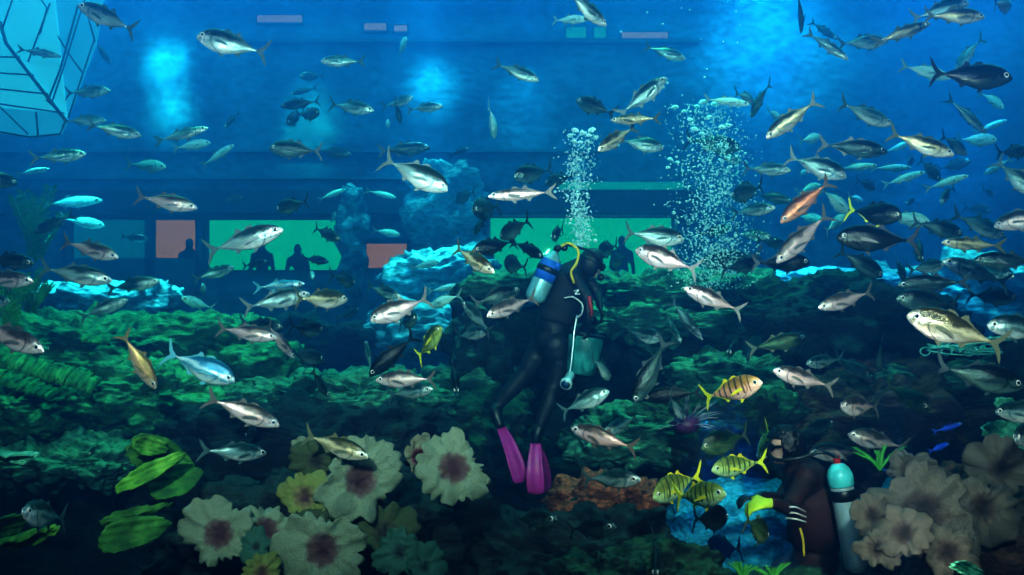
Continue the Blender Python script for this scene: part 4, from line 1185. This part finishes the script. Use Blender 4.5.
def posA(r):
    y = 130 + (r.random() ** .9) * 118; u = (y - 130) / 118
    return 581 + 3 * math.sin(y * .06) - u * 3 + r.gauss(0, 8.5 - 3.5 * u) * (1 if r.random() < .9 else 1.5), y
def posB(r):
    y = 104 + (r.random() ** .85) * 185; u = (y - 104) / 185
    cx = 706 + 8 * math.sin(u * 3.0) + u * 4
    return cx + r.gauss(0, 17 + 3 * math.sin(u * 3)) , y
def posC(r):
    return 690 + r.gauss(0, 22), 8 + r.random() * 100
bubbles(130, posA, 7.5, (.7, 1.7), 'small bubble in the narrow plume rising from the swimming diver', 'bubbles of the narrow plume', 1,
        [(575, 131, 4), (583, 134, 4), (592, 131, 4.5), (589, 136, 3), (570, 136, 3), (574, 142, 3.2), (596, 138, 3), (580, 143, 3)])
froth(1100, posA, 7.6, (.4, 1.05), 'fine froth of tiny bubbles filling the narrow plume', 2)
bubbles(150, posB, 8.0, (.7, 1.8), 'small bubble in the broad plume beyond the pink jacks', 'bubbles of the broad plume', 3,
        [(675, 108, 4), (684, 112, 3), (703, 103, 4.5), (715, 105, 4.5), (697, 107, 3.2), (694, 130, 4.2), (702, 134, 3), (722, 128, 4), (728, 126, 3), (670, 160, 3.4), (668, 168, 2.6), (677, 163, 2.4), (709, 118, 3.4), (690, 120, 3)])
froth(2600, posB, 8.1, (.4, 1.1), 'fine froth of tiny bubbles filling the broad plume', 4)
bubbles(20, posC, 8.2, (.5, 1.1), 'stray small bubble rising above the broad plume', 'stray bubbles above the plumes', 5)

# ---------------------------------------------------------------- fish
#FISH
FT = [
 # upper left
 (76, 4, 140, 33, 'j', 'st', 6.0, 'silver and black jack leaving the lattice frame at the top'),
 (197, 37, 268, 53, 'd', 'st', 6.0, 'dark backed jack under the top edge beside the bright cyan glow'),
 (58, 55, 20, 50, 's', 'st', 8.8, 'pale jack crossing the lattice frame'),
 (111, 91, 64, 93, 'j', 'st', 8.4, 'dusky teal jack beside the lower tip of the lattice frame'),
 (102, 119, 66, 122, 'j', 'st', 8.6, 'greenish jack touching the tip of the lattice frame'),
 (137, 134, 92, 127, 'j', 'st', 7.0, 'white bellied jack with dark head just below the lattice tip'),
 (208, 128, 154, 142, 's', 'st', 7.6, 'slim jack swimming under the bright cyan glow'),
 (209, 142, 174, 149, 'j', 'pc', 9.5, 'pale green jack right under the slim one below the cyan glow'),
 (235, 145, 201, 166, 's', 'pc', 10, 'small pale jack climbing below the cyan glow'),
 (84, 153, 34, 160, 'j', 'st', 7.8, 'bright teal jack alone in open water below the lattice'),
 (168, 168, 124, 163, 'j', 'pc', 8.8, 'pale mint jack above the pinkish one'),
 (196, 208, 135, 196, 'j', 'sp', 6.4, 'pink silver jack with dark tail above the orange window'),
 (120, 258, 60, 241, 'j', 'sp', 6.3, 'pink silver jack before the teal end of the far window'),
 (38, 264, -22, 258, 'j', 'dk', 6.4, 'dark jack head entering at the tank side above the pink one'),
 (35, 282, -30, 276, 'j', 'sp', 6.0, 'pink silver jack head entering at the tank side'),
 (110, 281, 40, 268, 'j', 'st', 5.7, 'dark backed silver jack just below the teal window'),
 (158, 281, 108, 289, 'j', 'st', 7.4, 'light teal jack ahead of the dark backed silver one'),
 (125, 300, 82, 318, 'j', 'st', 7.2, 'teal jack rising in front of the pale blue rock slope'),
 (16, 301, -34, 304, 'j', 'st', 6.4, 'teal jack head at the tank side over the leafy weed'),
 (48, 351, -32, 322, 'j', 'sp', 5.2, 'large pink silver jack entering over the frilled coral'),
 (155, 389, 122, 332, 'j', 'or', 6.0, 'copper orange jack diving over the ridge'),
 (235, 382, 164, 352, 'd', 'br', 5.4, 'bright blue silver jack with glowing belly over the ridge'),
 (278, 427, 208, 396, 'j', 'sp', 5.1, 'pink grey jack descending past the teal shelf'),
 (40, 352, 80, 344, 'j', 'dk', 7.0, 'dark jack with raised tail hiding behind the large pink one'),
 (9, 182, -30, 176, 'd', 'dk', 7.0, 'dark jack head poking in at the tank side under the teal one'),
 (47, 168, 17, 175, 's', 'pc', 11, 'tiny pale jack under the bright teal one'),
 (100, 200, 42, 205, 's', 'pc', 12.5, 'faint pale jack above the teal window'),
 (104, 226, 62, 219, 'j', 'pc', 12, 'faint bright jack before the teal window frame'),
 (34, 233, 73, 214, 'j', 'dk', 9.0, 'dim dark jack with raised tail near the tall faint weed'),
 (104, 60, 100, 44, 'j', 'dk', 11, 'tiny dim jack hanging head down beside the lattice'),
 (229, 130, 232, 110, 's', 'dk', 11, 'tiny dim upright jack beside the cyan glow'),
 (259, 458, 210, 447, 'j', 'st', 5.0, 'teal silver jack just above the yellowish coral'),
 (370, 456, 300, 436, 'j', 'sg', 4.85, 'dark silver jack with bright head over the cream corals'),
 (43, 503, 47, 529, 'd', 'st', 4.4, 'small green fish facing out above the slanting plate coral'),
 (96, 452, 90, 448, 's', 'dk', 6.3, 'tiny dark fish resting on the teal ledge'),
 (230, 267, 198, 280, 'j', 'st', 8.2, 'pale teal jack below the green window end'),
 (188, 298, 206, 309, 'j', 'pc', 9.0, 'tiny pale jack over the dark water behind the ridge'),
 (208, 286, 200, 294, 'j', 'pc', 9.4, 'tiny jack above another over the dark water behind the ridge'),
 (240, 196, 222, 204, 'j', 'dk', 12, 'faint jack beside the header above the green window'),
 # upper centre
 (321, 62, 365, 61, 'j', 'st', 8.0, 'small dark jack with bright eye high in the middle left water'),
 (409, 42, 394, 53, 'd', 'pc', 11, 'tiny pale jack beside the small red reflection square'),
 (302, 79, 322, 74, 'd', 'dk', 12.5, 'faint ghostly jack above the dark trio'),
 (290, 94, 318, 88, 's', 'dk', 12.5, 'faint slim jack just above the dark trio'),
 (375, 112, 326, 102, 'j', 'st', 8.4, 'pale backed jack beside the dark trio'),
 (281, 107, 320, 101, 'j', 'dk', 9.0, 'upper dark jack of the trio over the greenish glow'),
 (322, 116, 296, 113, 'd', 'dk', 9.1, 'lower dark jack of the trio over the greenish glow'),
 (291, 127, 299, 108, 'd', 'dk', 9.3, 'foreshortened dark jack of the trio over the greenish glow'),
 (414, 99, 383, 106, 'j', 'st', 9.8, 'pale jack above the little facing one'),
 (399, 120, 397, 104, 'd', 'dk', 9.6, 'little dark jack facing out between two pale ones'),
 (443, 107, 408, 109, 'j', 'st', 9.7, 'pale green jack crossing the blue light shaft'),
 (390, 127, 386, 121, 'd', 'pc', 11, 'tiny white glinting fish under the little facing one'),
 (539, 81, 494, 62, 'j', 'st', 7.6, 'slate jack with raised tail alone left of the narrow plume'),
 (493, 136, 494, 108, 'b', 'pc', 8.0, 'round white jack seen head on in open blue water'),
 (608, 23, 562, -6, 'j', 'st', 6.2, 'dark backed jack slanting down from the top edge'),
 (588, 24, 550, 15, 's', 'pc', 7.6, 'pale jack with white forked tail beneath the slanting one'),
 (686, 59, 645, 46, 'j', 'st', 8.4, 'pale teal jack swimming under the faint red strip'),
 (667, 78, 618, 116, 'j', 'st', 7.0, 'long pale jack climbing steeply above the plumes'),
 (577, 98, 614, 117, 'd', 'dk', 7.4, 'dark jack meeting the climbing pale one'),
 (612, 118, 660, 121, 's', 'sg', 6.4, 'yellow backed slim jack above the narrow plume'),
 (597, 153, 636, 124, 'j', 'sg', 6.5, 'olive silver jack dipping beside the narrow plume'),
 (663, 149, 618, 139, 'd', 'st', 7.8, 'broad pale teal jack between the two plumes'),
 (270, 149, 322, 151, 'd', 'dk', 7.0, 'broad dark jack with white sparkles above the header beam'),
 (448, 191, 381, 157, 'd', 'st', 5.7, 'large dark silver jack with raised tail in mid water'),
 (273, 209, 312, 202, 'd', 'dk', 7.4, 'rounded dark jack above the long green window'),
 (284, 230, 203, 252, 'j', 'st', 5.2, 'large silver jack rising across the long green window'),
 (343, 241, 308, 226, 'j', 'dk', 8.0, 'dark jack silhouetted on the long green window'),
 (345, 189, 318, 200, 's', 'pc', 13, 'faint blue jack beside the tall blue rock column'),
 (338, 213, 328, 222, 's', 'pc', 13.2, 'tiny faint jack on the tall blue rock column'),
 (430, 147, 378, 152, 'j', 'dk', 10, 'dim jack above the large dark silver one'),
 (352, 155, 314, 150, 'j', 'dk', 11, 'dim jack beyond the broad dark sparkling one'),
 (495, 273, 449, 246, 'j', 'sg', 5.7, 'golden silver jack with bright belly beside the dark pillar'),
 (488, 197, 556, 192, 's', 'sp', 6.0, 'long pinkish white jack left of the narrow plume'),
 (474, 214, 500, 203, 'd', 'dk', 7.0, 'dark jack tucked under the long pinkish white one', None, None, .5),
 (474, 234, 486, 212, 's', 'st', 7.3, 'dull olive jack hanging below the dark tucked one'),
 (514, 179, 552, 168, 'b', 'dk', 7.9, 'round dark jack with bright eye above the pinkish white one'),
 (545, 182, 576, 177, 'd', 'dk', 8.3, 'small round dark jack touching the narrow plume'),
 (454, 200, 477, 193, 'b', 'dk', 10.5, 'small round teal jack behind the long pinkish white one'),
 (500, 237, 530, 221, 'd', 'dk', 6.9, 'dark jack silhouetted on the upper edge of the far green window', None, None, .42),
 (474, 252, 516, 240, 'd', 'bk', 7.2, 'black jack between the golden one and the green window'),
 (542, 258, 515, 240, 'j', 'bk', 7.5, 'black jack pointing down toward the swimming diver tank'),
 (505, 262, 522, 268, 'b', 'dk', 7.8, 'blurry round jack facing out beneath the black one'),
 (552, 240, 562, 226, 'd', 'dk', 8.2, 'small dark jack above the diver valve'),
 (600, 252, 616, 246, 'b', 'dk', 9.0, 'small dark jack in the green window behind the diver hood'),
 (612, 262, 626, 258, 'b', 'dk', 9.2, 'rounded dark jack below another in the green window'),
 (684, 240, 624, 233, 'd', 'st', 6.3, 'teal silver jack with dark forked tail before the green window'),
 (637, 250, 696, 270, 'd', 'sp', 5.4, 'pink silver jack beside the broad plume facing the diver'),
 (683, 288, 742, 312, 'j', 'sp', 5.4, 'pink silver jack under the broad plume'),
 (699, 339, 673, 300, 's', 'st', 6.4, 'thin silver jack diving below the plateau'),
 (677, 342, 669, 314, 's', 'st', 7.0, 'short teal jack diving beside the thin silver one'),
 (659, 338, 627, 333, 'd', 'st', 7.4, 'bright teal jack at the mouth of the centre cave'),
 (611, 381, 595, 356, 'd', 'st', 7.0, 'pale teal jack turned toward the cave floor'),
 (634, 404, 669, 338, 'j', 'dk', 6.0, 'large dark jack hanging steeply in the cave'),
 (642, 399, 702, 391, 'j', 'bk', 6.3, 'black jack in the cave with pale tail line'),
 (609, 391, 560, 413, 'd', 'st', 6.5, 'dull green jack right of the diver calves'),
 (572, 431, 636, 446, 'j', 'sp', 4.95, 'bright white silver jack right of the pink fins'),
 (602, 430, 644, 419, 'j', 'st', 6.8, 'dull teal jack behind the bright white one'),
 (690, 421, 660, 394, 'j', 'st', 6.3, 'dull teal jack above the sea urchin'),
 (638, 475, 582, 484, 'j', 'st', 5.1, 'striped silver jack over the rusty rock'),
 (556, 513, 512, 526, 'j', 'dk', 4.9, 'dim silver jack in shadow below the pink fins'),
 (614, 520, 564, 538, 'j', 'dk', 4.9, 'dim green jack in shadow below the rusty rock'),
 (648, 566, 668, 548, 'j', 'dk', 4.6, 'dim jack at the bottom beside the mossy rock'),
 # centre left, middle heights
 (345, 300, 296, 299, 'd', 'sg', 5.9, 'golden headed jack beside the silver green one above the shelf'),
 (308, 294, 244, 308, 'j', 'st', 6.2, 'silver green jack just behind the golden headed one'),
 (306, 284, 252, 288, 's', 'br', 7.0, 'blue backed jack above the silver green one'),
 (277, 338, 216, 328, 'j', 'sp', 5.7, 'bright silver jack gliding above the ridge end'),
 (291, 360, 267, 321, 's', 'sp', 6.4, 'thin pinkish jack plunging beside the bright silver one'),
 (318, 332, 294, 325, 'd', 'dk', 6.8, 'dark round jack turned toward the viewer near the plunging one'),
 (318, 362, 295, 350, 'd', 'dk', 6.9, 'olive dark jack under the dark round one'),
 (285, 327, 240, 322, 'j', 'dk', 7.2, 'dim green jack behind the thin plunging one'),
 (371, 321, 430, 297, 'd', 'sp', 5.7, 'pink white jack tilted tail up over the reef gap'),
 (362, 342, 377, 372, 's', 'st', 7.0, 'small silver jack standing nose up over the shelf'),
 (375, 381, 438, 378, 'j', 'sp', 5.7, 'silver jack with grey back above the teal shelf'),
 (434, 388, 384, 397, 'j', 'st', 6.4, 'dim jack with bright belly just under the silver one'),
 (430, 307, 459, 294, 'j', 'pc', 8.2, 'pale cyan jack next to the dark pillar'),
 (462, 285, 428, 292, 's', 'pc', 9.6, 'pale blue jack above the pale cyan one'),
 (370, 376, 416, 334, 'j', 'bk', 6.4, 'black jack with raised forked tail in the reef gap'),
 (444, 327, 413, 360, 'd', 'yl', 6.2, 'yellow green jack with yellow fins beside the pillar', None, None, .4, True),
 (461, 303, 494, 332, 'j', 'st', 6.2, 'grey jack slanting down across the dark pillar'),
 (488, 316, 533, 297, 'j', 'sp', 5.9, 'pink silver jack close to the swimming diver tank'),
 (520, 290, 474, 304, 'd', 'dk', 6.8, 'dark teal jack behind the pink silver one near the tank'),
 (490, 330, 452, 338, 'j', 'st', 6.8, 'green silver jack low across the dark pillar'),
 (458, 392, 450, 361, 'd', 'dk', 6.5, 'dark jack hanging beside the teal shelf end'),
 (325, 399, 311, 366, 's', 'dk', 6.5, 'dark thin jack over the teal shelf'),
 (350, 284, 338, 275, 'd', 'dk', 8.0, 'dark jack facing out over the reef gap'),
 (402, 297, 364, 286, 'j', 'st', 8.0, 'pale green jack above the pink white one'),
 (316, 279, 310, 270, 's', 'pc', 9, 'small pale jack above the golden headed one'),
 (420, 318, 394, 324, 'd', 'dk', 6.9, 'dim jack with bright eye behind the pink white one'),
 (356, 310, 340, 318, 'j', 'dk', 9.5, 'faint jack in the dark blue gap'),
 (240, 440, 262, 422, 's', 'dk', 6.4, 'faint dark jack under the pink grey descending one'),
 # upper right
 (806, 29, 797, -6, 's', 'dk', 7.0, 'dark slim jack pointing straight down from the top edge'),
 (847, 61, 807, 30, 's', 'st', 7.0, 'slim jack slanting down beneath the straight down one'),
 (834, 42, 812, 18, 's', 'dk', 9.6, 'faint jack behind the slanting slim one'),
 (890, 40, 836, 45, 'j', 'st', 7.5, 'bright backed jack nose to tail with the rising one'),
 (932, 22, 874, 44, 's', 'sg', 6.4, 'rising brown silver jack with bright nose'),
 (985, 17, 925, 15, 'j', 'sg', 6.0, 'pinkish nosed jack under the top edge'),
 (968, 4, 914, 17, 'd', 'st', 6.6, 'pale green jack overlapping the pinkish nosed one'),
 (1020, 2, 985, 8, 'd', 'sp', 7.2, 'reddish dim jack cut by the top edge near the corner'),
 (1009, 80, 930, 74, 'd', 'bk', 5.2, 'large black jack in the open blue water'),
 (950, 79, 901, 64, 'j', 'pc', 7.2, 'bright pale jack right behind the large black one'),
 (966, 66, 969, 42, 'd', 'st', 8.0, 'pale jack with upright tail above the large black one'),
 (994, 112, 992, 88, 'j', 'pc', 8.8, 'pale upright jack under the large black one'),
 (988, 133, 948, 97, 's', 'st', 7.8, 'slim pale jack slanting below the large black one'),
 (999, 123, 980, 131, 's', 'pc', 9.8, 'tiny pale jack crossing the slim slanting one'),
 (990, 143, 962, 137, 'd', 'pc', 9.0, 'pale arched jack beneath the slim slanting one'),
 (767, 138, 817, 100, 'j', 'sg', 6.2, 'olive silver jack dipping nose down right of the broad plume'),
 (895, 124, 833, 105, 'j', 'st', 6.4, 'silver jack with pale back right of the dipping olive one'),
 (824, 135, 797, 143, 'j', 'pc', 9.0, 'small mint jack under the dipping olive one'),
 (886, 153, 820, 143, 'j', 'dk', 6.3, 'dark jack with a bright green back line'),
 (951, 156, 889, 133, 'j', 'sg', 5.9, 'brown silver jack heading down right of the dark lined one'),
 (973, 153, 937, 137, 'j', 'st', 7.4, 'teal jack just beyond the brown silver one'),
 (908, 143, 891, 151, 's', 'pc', 10, 'tiny bright jack behind the brown silver one'),
 (845, 178, 788, 155, 'd', 'st', 6.4, 'dark backed teal jack with raised tail above the copper one'),
 (788, 172, 745, 167, 'j', 'st', 7.4, 'dull teal jack beside the broad plume edge'),
 (876, 166, 836, 169, 's', 'pc', 8.8, 'mint jack leading a nose to tail pair'),
 (908, 169, 873, 167, 's', 'pc', 9.2, 'mint jack trailing beyond the leading mint one'),
 (812, 170, 791, 176, 's', 'pc', 9.9, 'tiny mint jack under the dark backed teal one'),
 (826, 185, 789, 196, 'j', 'pc', 8.2, 'lime backed jack behind the copper one'),
 (781, 223, 830, 180, 'j', 'co', 5.7, 'copper red jack diving at the edge of the broad plume'),
 (852, 213, 818, 189, 'd', 'pc', 7.8, 'broad pale cyan jack behind the copper one'),
 (738, 195, 757, 188, 'b', 'dk', 7.1, 'dark round jack head in the edge of the broad plume'),
 (790, 203, 754, 192, 'j', 'dk', 8.8, 'dim jack between the dark round head and the copper one'),
 (772, 209, 733, 212, 'j', 'st', 7.5, 'spotted pale jack inside the broad plume edge'),
 (894, 219, 853, 208, 'b', 'bk', 6.4, 'black round jack with yellow fins', None, None, .4, True),
 (924, 225, 890, 213, 'd', 'pc', 7.9, 'pale jack with pointed tail behind the yellow finned one'),
 (920, 174, 886, 183, 's', 'pc', 8.4, 'bright mint jack rising alone in blue water'),
 (963, 177, 929, 188, 's', 'pc', 8.4, 'bright cyan jack beside the rising mint one'),
 (934, 205, 957, 184, 'j', 'st', 7.8, 'green jack pointing down under the bright cyan one'),
 (965, 163, 942, 168, 'd', 'dk', 10.5, 'ghostly blue jack above the bright cyan one'),
 (921, 158, 897, 165, 'j', 'dk', 10, 'ghostly blue jack under the brown silver one'),
 (933, 182, 926, 157, 'd', 'dk', 9.0, 'dim upright jack between the mint and cyan ones'),
 (1034, 198, 1000, 158, 'd', 'st', 6.4, 'broad teal jack cut by the tank side'),
 (993, 172, 1004, 160, 's', 'pc', 9.0, 'little curved pale jack beside the broad teal one'),
 (1036, 150, 992, 154, 'j', 'dk', 7.0, 'dark green jack above the broad teal one'),
 (1002, 226, 1052, 211, 'd', 'sp', 5.9, 'pink faced jack entering from the tank side'),
 (963, 235, 913, 221, 'd', 'dk', 7.2, 'broad dim teal jack above the gold lined one'),
 (1008, 237, 950, 214, 'j', 'st', 7.5, 'pale backed teal jack heading to the pink faced one'),
 (983, 213, 970, 206, 'd', 'dk', 11, 'faint blue jack above the pale backed teal one'),
 (939, 243, 1004, 246, 's', 'sg', 5.7, 'slim gold lined jack with dark back'),
 (838, 238, 918, 241, 'd', 'bk', 5.7, 'big blackish green jack with wide dark tail'),
 (809, 263, 752, 263, 'd', 'bk', 6.6, 'black jack with glinting nose on the plateau edge'),
 (776, 263, 829, 212, 'j', 'sp', 5.7, 'bright silver jack nosing down onto the black one'),
 (850, 215, 818, 233, 'j', 'pc', 8.6, 'mint jack between the bright silver and the blackish one'),
 (884, 277, 836, 250, 'd', 'dk', 6.9, 'dull olive jack fading under the big blackish green one'),
 (912, 262, 924, 234, 'd', 'ol', 7.0, 'olive jack with a yellow edged fin behind the wide dark tail'),
 (950, 264, 903, 271, 'j', 'st', 6.9, 'pale teal jack over the rippled rock'),
 (942, 261, 1010, 284, 'j', 'st', 6.3, 'olive teal jack slanting down with a long tail'),
 (977, 260, 1040, 262, 'j', 'dk', 5.9, 'dark green silver jack at the tank side under the pink faced one'),
 (1003, 277, 978, 268, 'd', 'st', 7.1, 'small jack with two glints under the dark green silver one'),
 (899, 286, 966, 281, 'j', 'dk', 6.2, 'dark jack just above the twin headed pair'),
 (896, 299, 962, 306, 'd', 'dk', 5.9, 'dark teal jack right above the biggest silver gold one'),
 (911, 316, 1001, 346, 'd', 'sg', 4.6, 'biggest silver gold jack with white cheek over the net'),
 (1017, 299, 964, 294, 'd', 'dk', 7.0, 'dim jack on the bright rippled rock'),
 (988, 326, 1062, 331, 'd', 'st', 5.4, 'dark backed jack at the tank side above the net'),
 (817, 308, 878, 292, 'j', 'sp', 5.7, 'silver jack sliding along the rim of the big black boulder'),
 (897, 280, 904, 258, 'd', 'bk', 8.0, 'small black jack upright beside the pale teal one'),
 (1021, 387, 938, 366, 'd', 'dk', 5.1, 'big dim jack with pinkish face over the brown rock mass'),
 (806, 337, 748, 350, 'j', 'ol', 6.5, 'dim green jack under the big mossy boulder', None, None, .4),
 (890, 373, 867, 340, 'd', 'dk', 6.5, 'dim jack with fanned fins below the big black boulder'),
 (870, 378, 836, 356, 'j', 'dk', 6.9, 'dim jack at the foot of the big black boulder'),
 (771, 370, 834, 387, 'j', 'sp', 5.3, 'bright silver jack level with the orange striped fish'),
 (802, 363, 846, 360, 'j', 'st', 6.8, 'dull teal jack behind the bright silver one near the orange fish'),
 (918, 406, 896, 387, 'd', 'ol', 5.9, 'green glinting jack head before the brown rock mass'),
 (834, 404, 884, 409, 'd', 'sp', 5.5, 'pink bellied jack above the pair by the kneeling diver'),
 (810, 453, 868, 451, 'd', 'sp', 6.45, 'silver jack just behind the kneeling diver shoulder'),
 (848, 435, 906, 447, 'd', 'sp', 6.0, 'pink glittering jack above the steel air tank'),
 (838, 424, 788, 433, 'j', 'dk', 6.8, 'dim jack above the kneeling diver head'),
 (1008, 416, 1056, 410, 'd', 'st', 5.3, 'jack head on the upper pale teal plate'),
 (1002, 436, 1054, 431, 'd', 'st', 4.8, 'jack head on the wide pale teal plate'),
 (758, 99, 735, 96, 'j', 'st', 8.3, 'pale jack beside the top of the broad plume'),
 (748, 106, 704, 97, 's', 'pc', 7.7, 'mint jack just over the top of the broad plume'),
 (757, 114, 760, 86, 'd', 'dk', 7.4, 'olive jack standing upright near the top of the broad plume'),
 (740, 149, 684, 140, 'd', 'dk', 8.5, 'pale backed jack seen through the broad plume'),
 (745, 160, 716, 158, 'j', 'st', 8.8, 'teal jack seen through the broad plume under the pale backed one'),
 (700, 264, 762, 254, 'd', 'dk', 8.6, 'large dim jack behind the lower broad plume'),
 (762, 262, 722, 270, 'd', 'dk', 7.0, 'dark jack beside the foot of the broad plume'),
 (770, 238, 735, 232, 'j', 'st', 8.8, 'pale striped jack behind the lower right of the broad plume'),
 (790, 245, 755, 240, 'j', 'dk', 8.7, 'dim teal jack next to the bright silver diving one'),
 (727, 228, 700, 235, 'j', 'dk', 9.1, 'faint jack deep inside the broad plume'),
 (900, 205, 925, 197, 's', 'dk', 10.6, 'faint slim jack above the yellow finned one'),
 (880, 188, 855, 181, 'j', 'dk', 9.6, 'faint jack under the nose to tail mint pair'),
 (1000, 195, 978, 190, 's', 'dk', 11, 'faint jack in the deep blue by the broad teal one'),
 (818, 222, 800, 214, 'j', 'pc', 9.6, 'tiny mint jack right of the copper one'),
 (868, 200, 845, 197, 's', 'pc', 9.8, 'thin mint jack behind the yellow finned one'),
 (785, 118, 765, 112, 'j', 'pc', 9.8, 'tiny mint jack between plume and dipping olive one'),
 (722, 352, 745, 345, 'j', 'dk', 7.2, 'dim teal jack over the ledge behind the orange striped fish'),
 (760, 350, 735, 362, 's', 'dk', 7.1, 'dim slim jack left of the dim green one'),
 # far blue band
 (470, 150, 448, 154, 's', 'dk', 11.5, 'faint small jack in the blue between the window columns'),
 (400, 235, 372, 230, 'j', 'pc', 13, 'faint mint jack before the brown window'),
 (330, 262, 300, 258, 'j', 'dk', 11, 'dim jack under the long green window'),
 (270, 262, 240, 266, 'j', 'dk', 10.5, 'dim jack below the large silver rising one'),
 (440, 262, 410, 268, 'j', 'pc', 12, 'faint pale jack over the pale blue rock pile'),
 (150, 240, 118, 236, 'j', 'dk', 12, 'faint jack before the dark window post'),
 (396, 198, 366, 190, 's', 'pc', 13.4, 'faint pale jack on the wide blue water wall'),
]
for t in FT:
    h = t[:8]
    yaw = t[8] if len(t) > 8 else None; nm = t[9] if len(t) > 9 else None; Lm = t[10] if len(t) > 10 else .40; ye = t[11] if len(t) > 11 else False
    fish(*h, yaw=yaw, name=nm, Lmin=Lm, yellow=ye)
# barred golden fish
for t in [
 (757, 380, 704, 402, 'd', 'gp', 5.0, 'orange pink striped fish with yellow tail'),
 (650, 493, 700, 478, 'b', 'gt', 5.1, 'yellow green striped fish with dark bars over the rusty rock'),
 (720, 487, 674, 505, 'd', 'gt', 4.75, 'striped fish with pale face overlapping the dark barred one'),
 (709, 468, 766, 463, 'd', 'gt', 5.6, 'yellow striped fish facing away from the kneeling diver'),
]: fish(*t, name='striped_trevally', yellow=True, group='striped yellow tailed fish')
fish(752, 456, 780, 430, 'd', 'gt', 6.6, 'bright yellow green fish behind the kneeling diver head', name='striped_trevally', yellow=True, group='striped yellow tailed fish')
for t in [
 (698, 447, 756, 436, 'b', 'ol', 5.7, 'large dark green grouper shaped fish below the mossy mound'),
 (774, 546, 742, 512, 'd', 'ol', 4.9, 'dull olive reef fish under the yellow glove'),
 (733, 524, 688, 513, 'b', 'bk', 5.6, 'black reef fish silhouetted on the blue sand'),
 (712, 555, 738, 541, 'b', 'bk', 6.0, 'small black reef fish low on the blue sand'),
]: fish(*t, name='reef_fish', group='dark reef fish by the blue sand')
for t in [
 (962, 423, 934, 433, 's', 'bl', 5.8, 'small vivid blue fish before the brown rock mass'),
 (952, 444, 924, 451, 's', 'bl', 5.8, 'small blue fish under the vivid blue one'),
 (908, 464, 884, 472, 's', 'bl', 5.5, 'small dim blue fish beside the steel air tank'),
]: fish(*t, name='blue_fish', Lmin=.12, group='small blue fish')

# ---------------------------------------------------------------- render look
w = bpy.data.worlds.new('hall'); sc.world = w; w.use_nodes = True
w.node_tree.nodes['Background'].inputs['Color'].default_value = (.01, .015, .02, 1)
w.node_tree.nodes['Background'].inputs['Strength'].default_value = .3
sc.view_settings.view_transform = 'Standard'
for _lk in ('High Contrast', 'Medium High Contrast', 'None'):
    try:
        sc.view_settings.look = _lk; break
    except TypeError:
        pass
sc.cycles.volume_bounces = 0
sc.cycles.max_bounces = 4; sc.cycles.diffuse_bounces = 2; sc.cycles.glossy_bounces = 2
sc.cycles.transparent_max_bounces = 24
sc.cycles.use_denoising = True
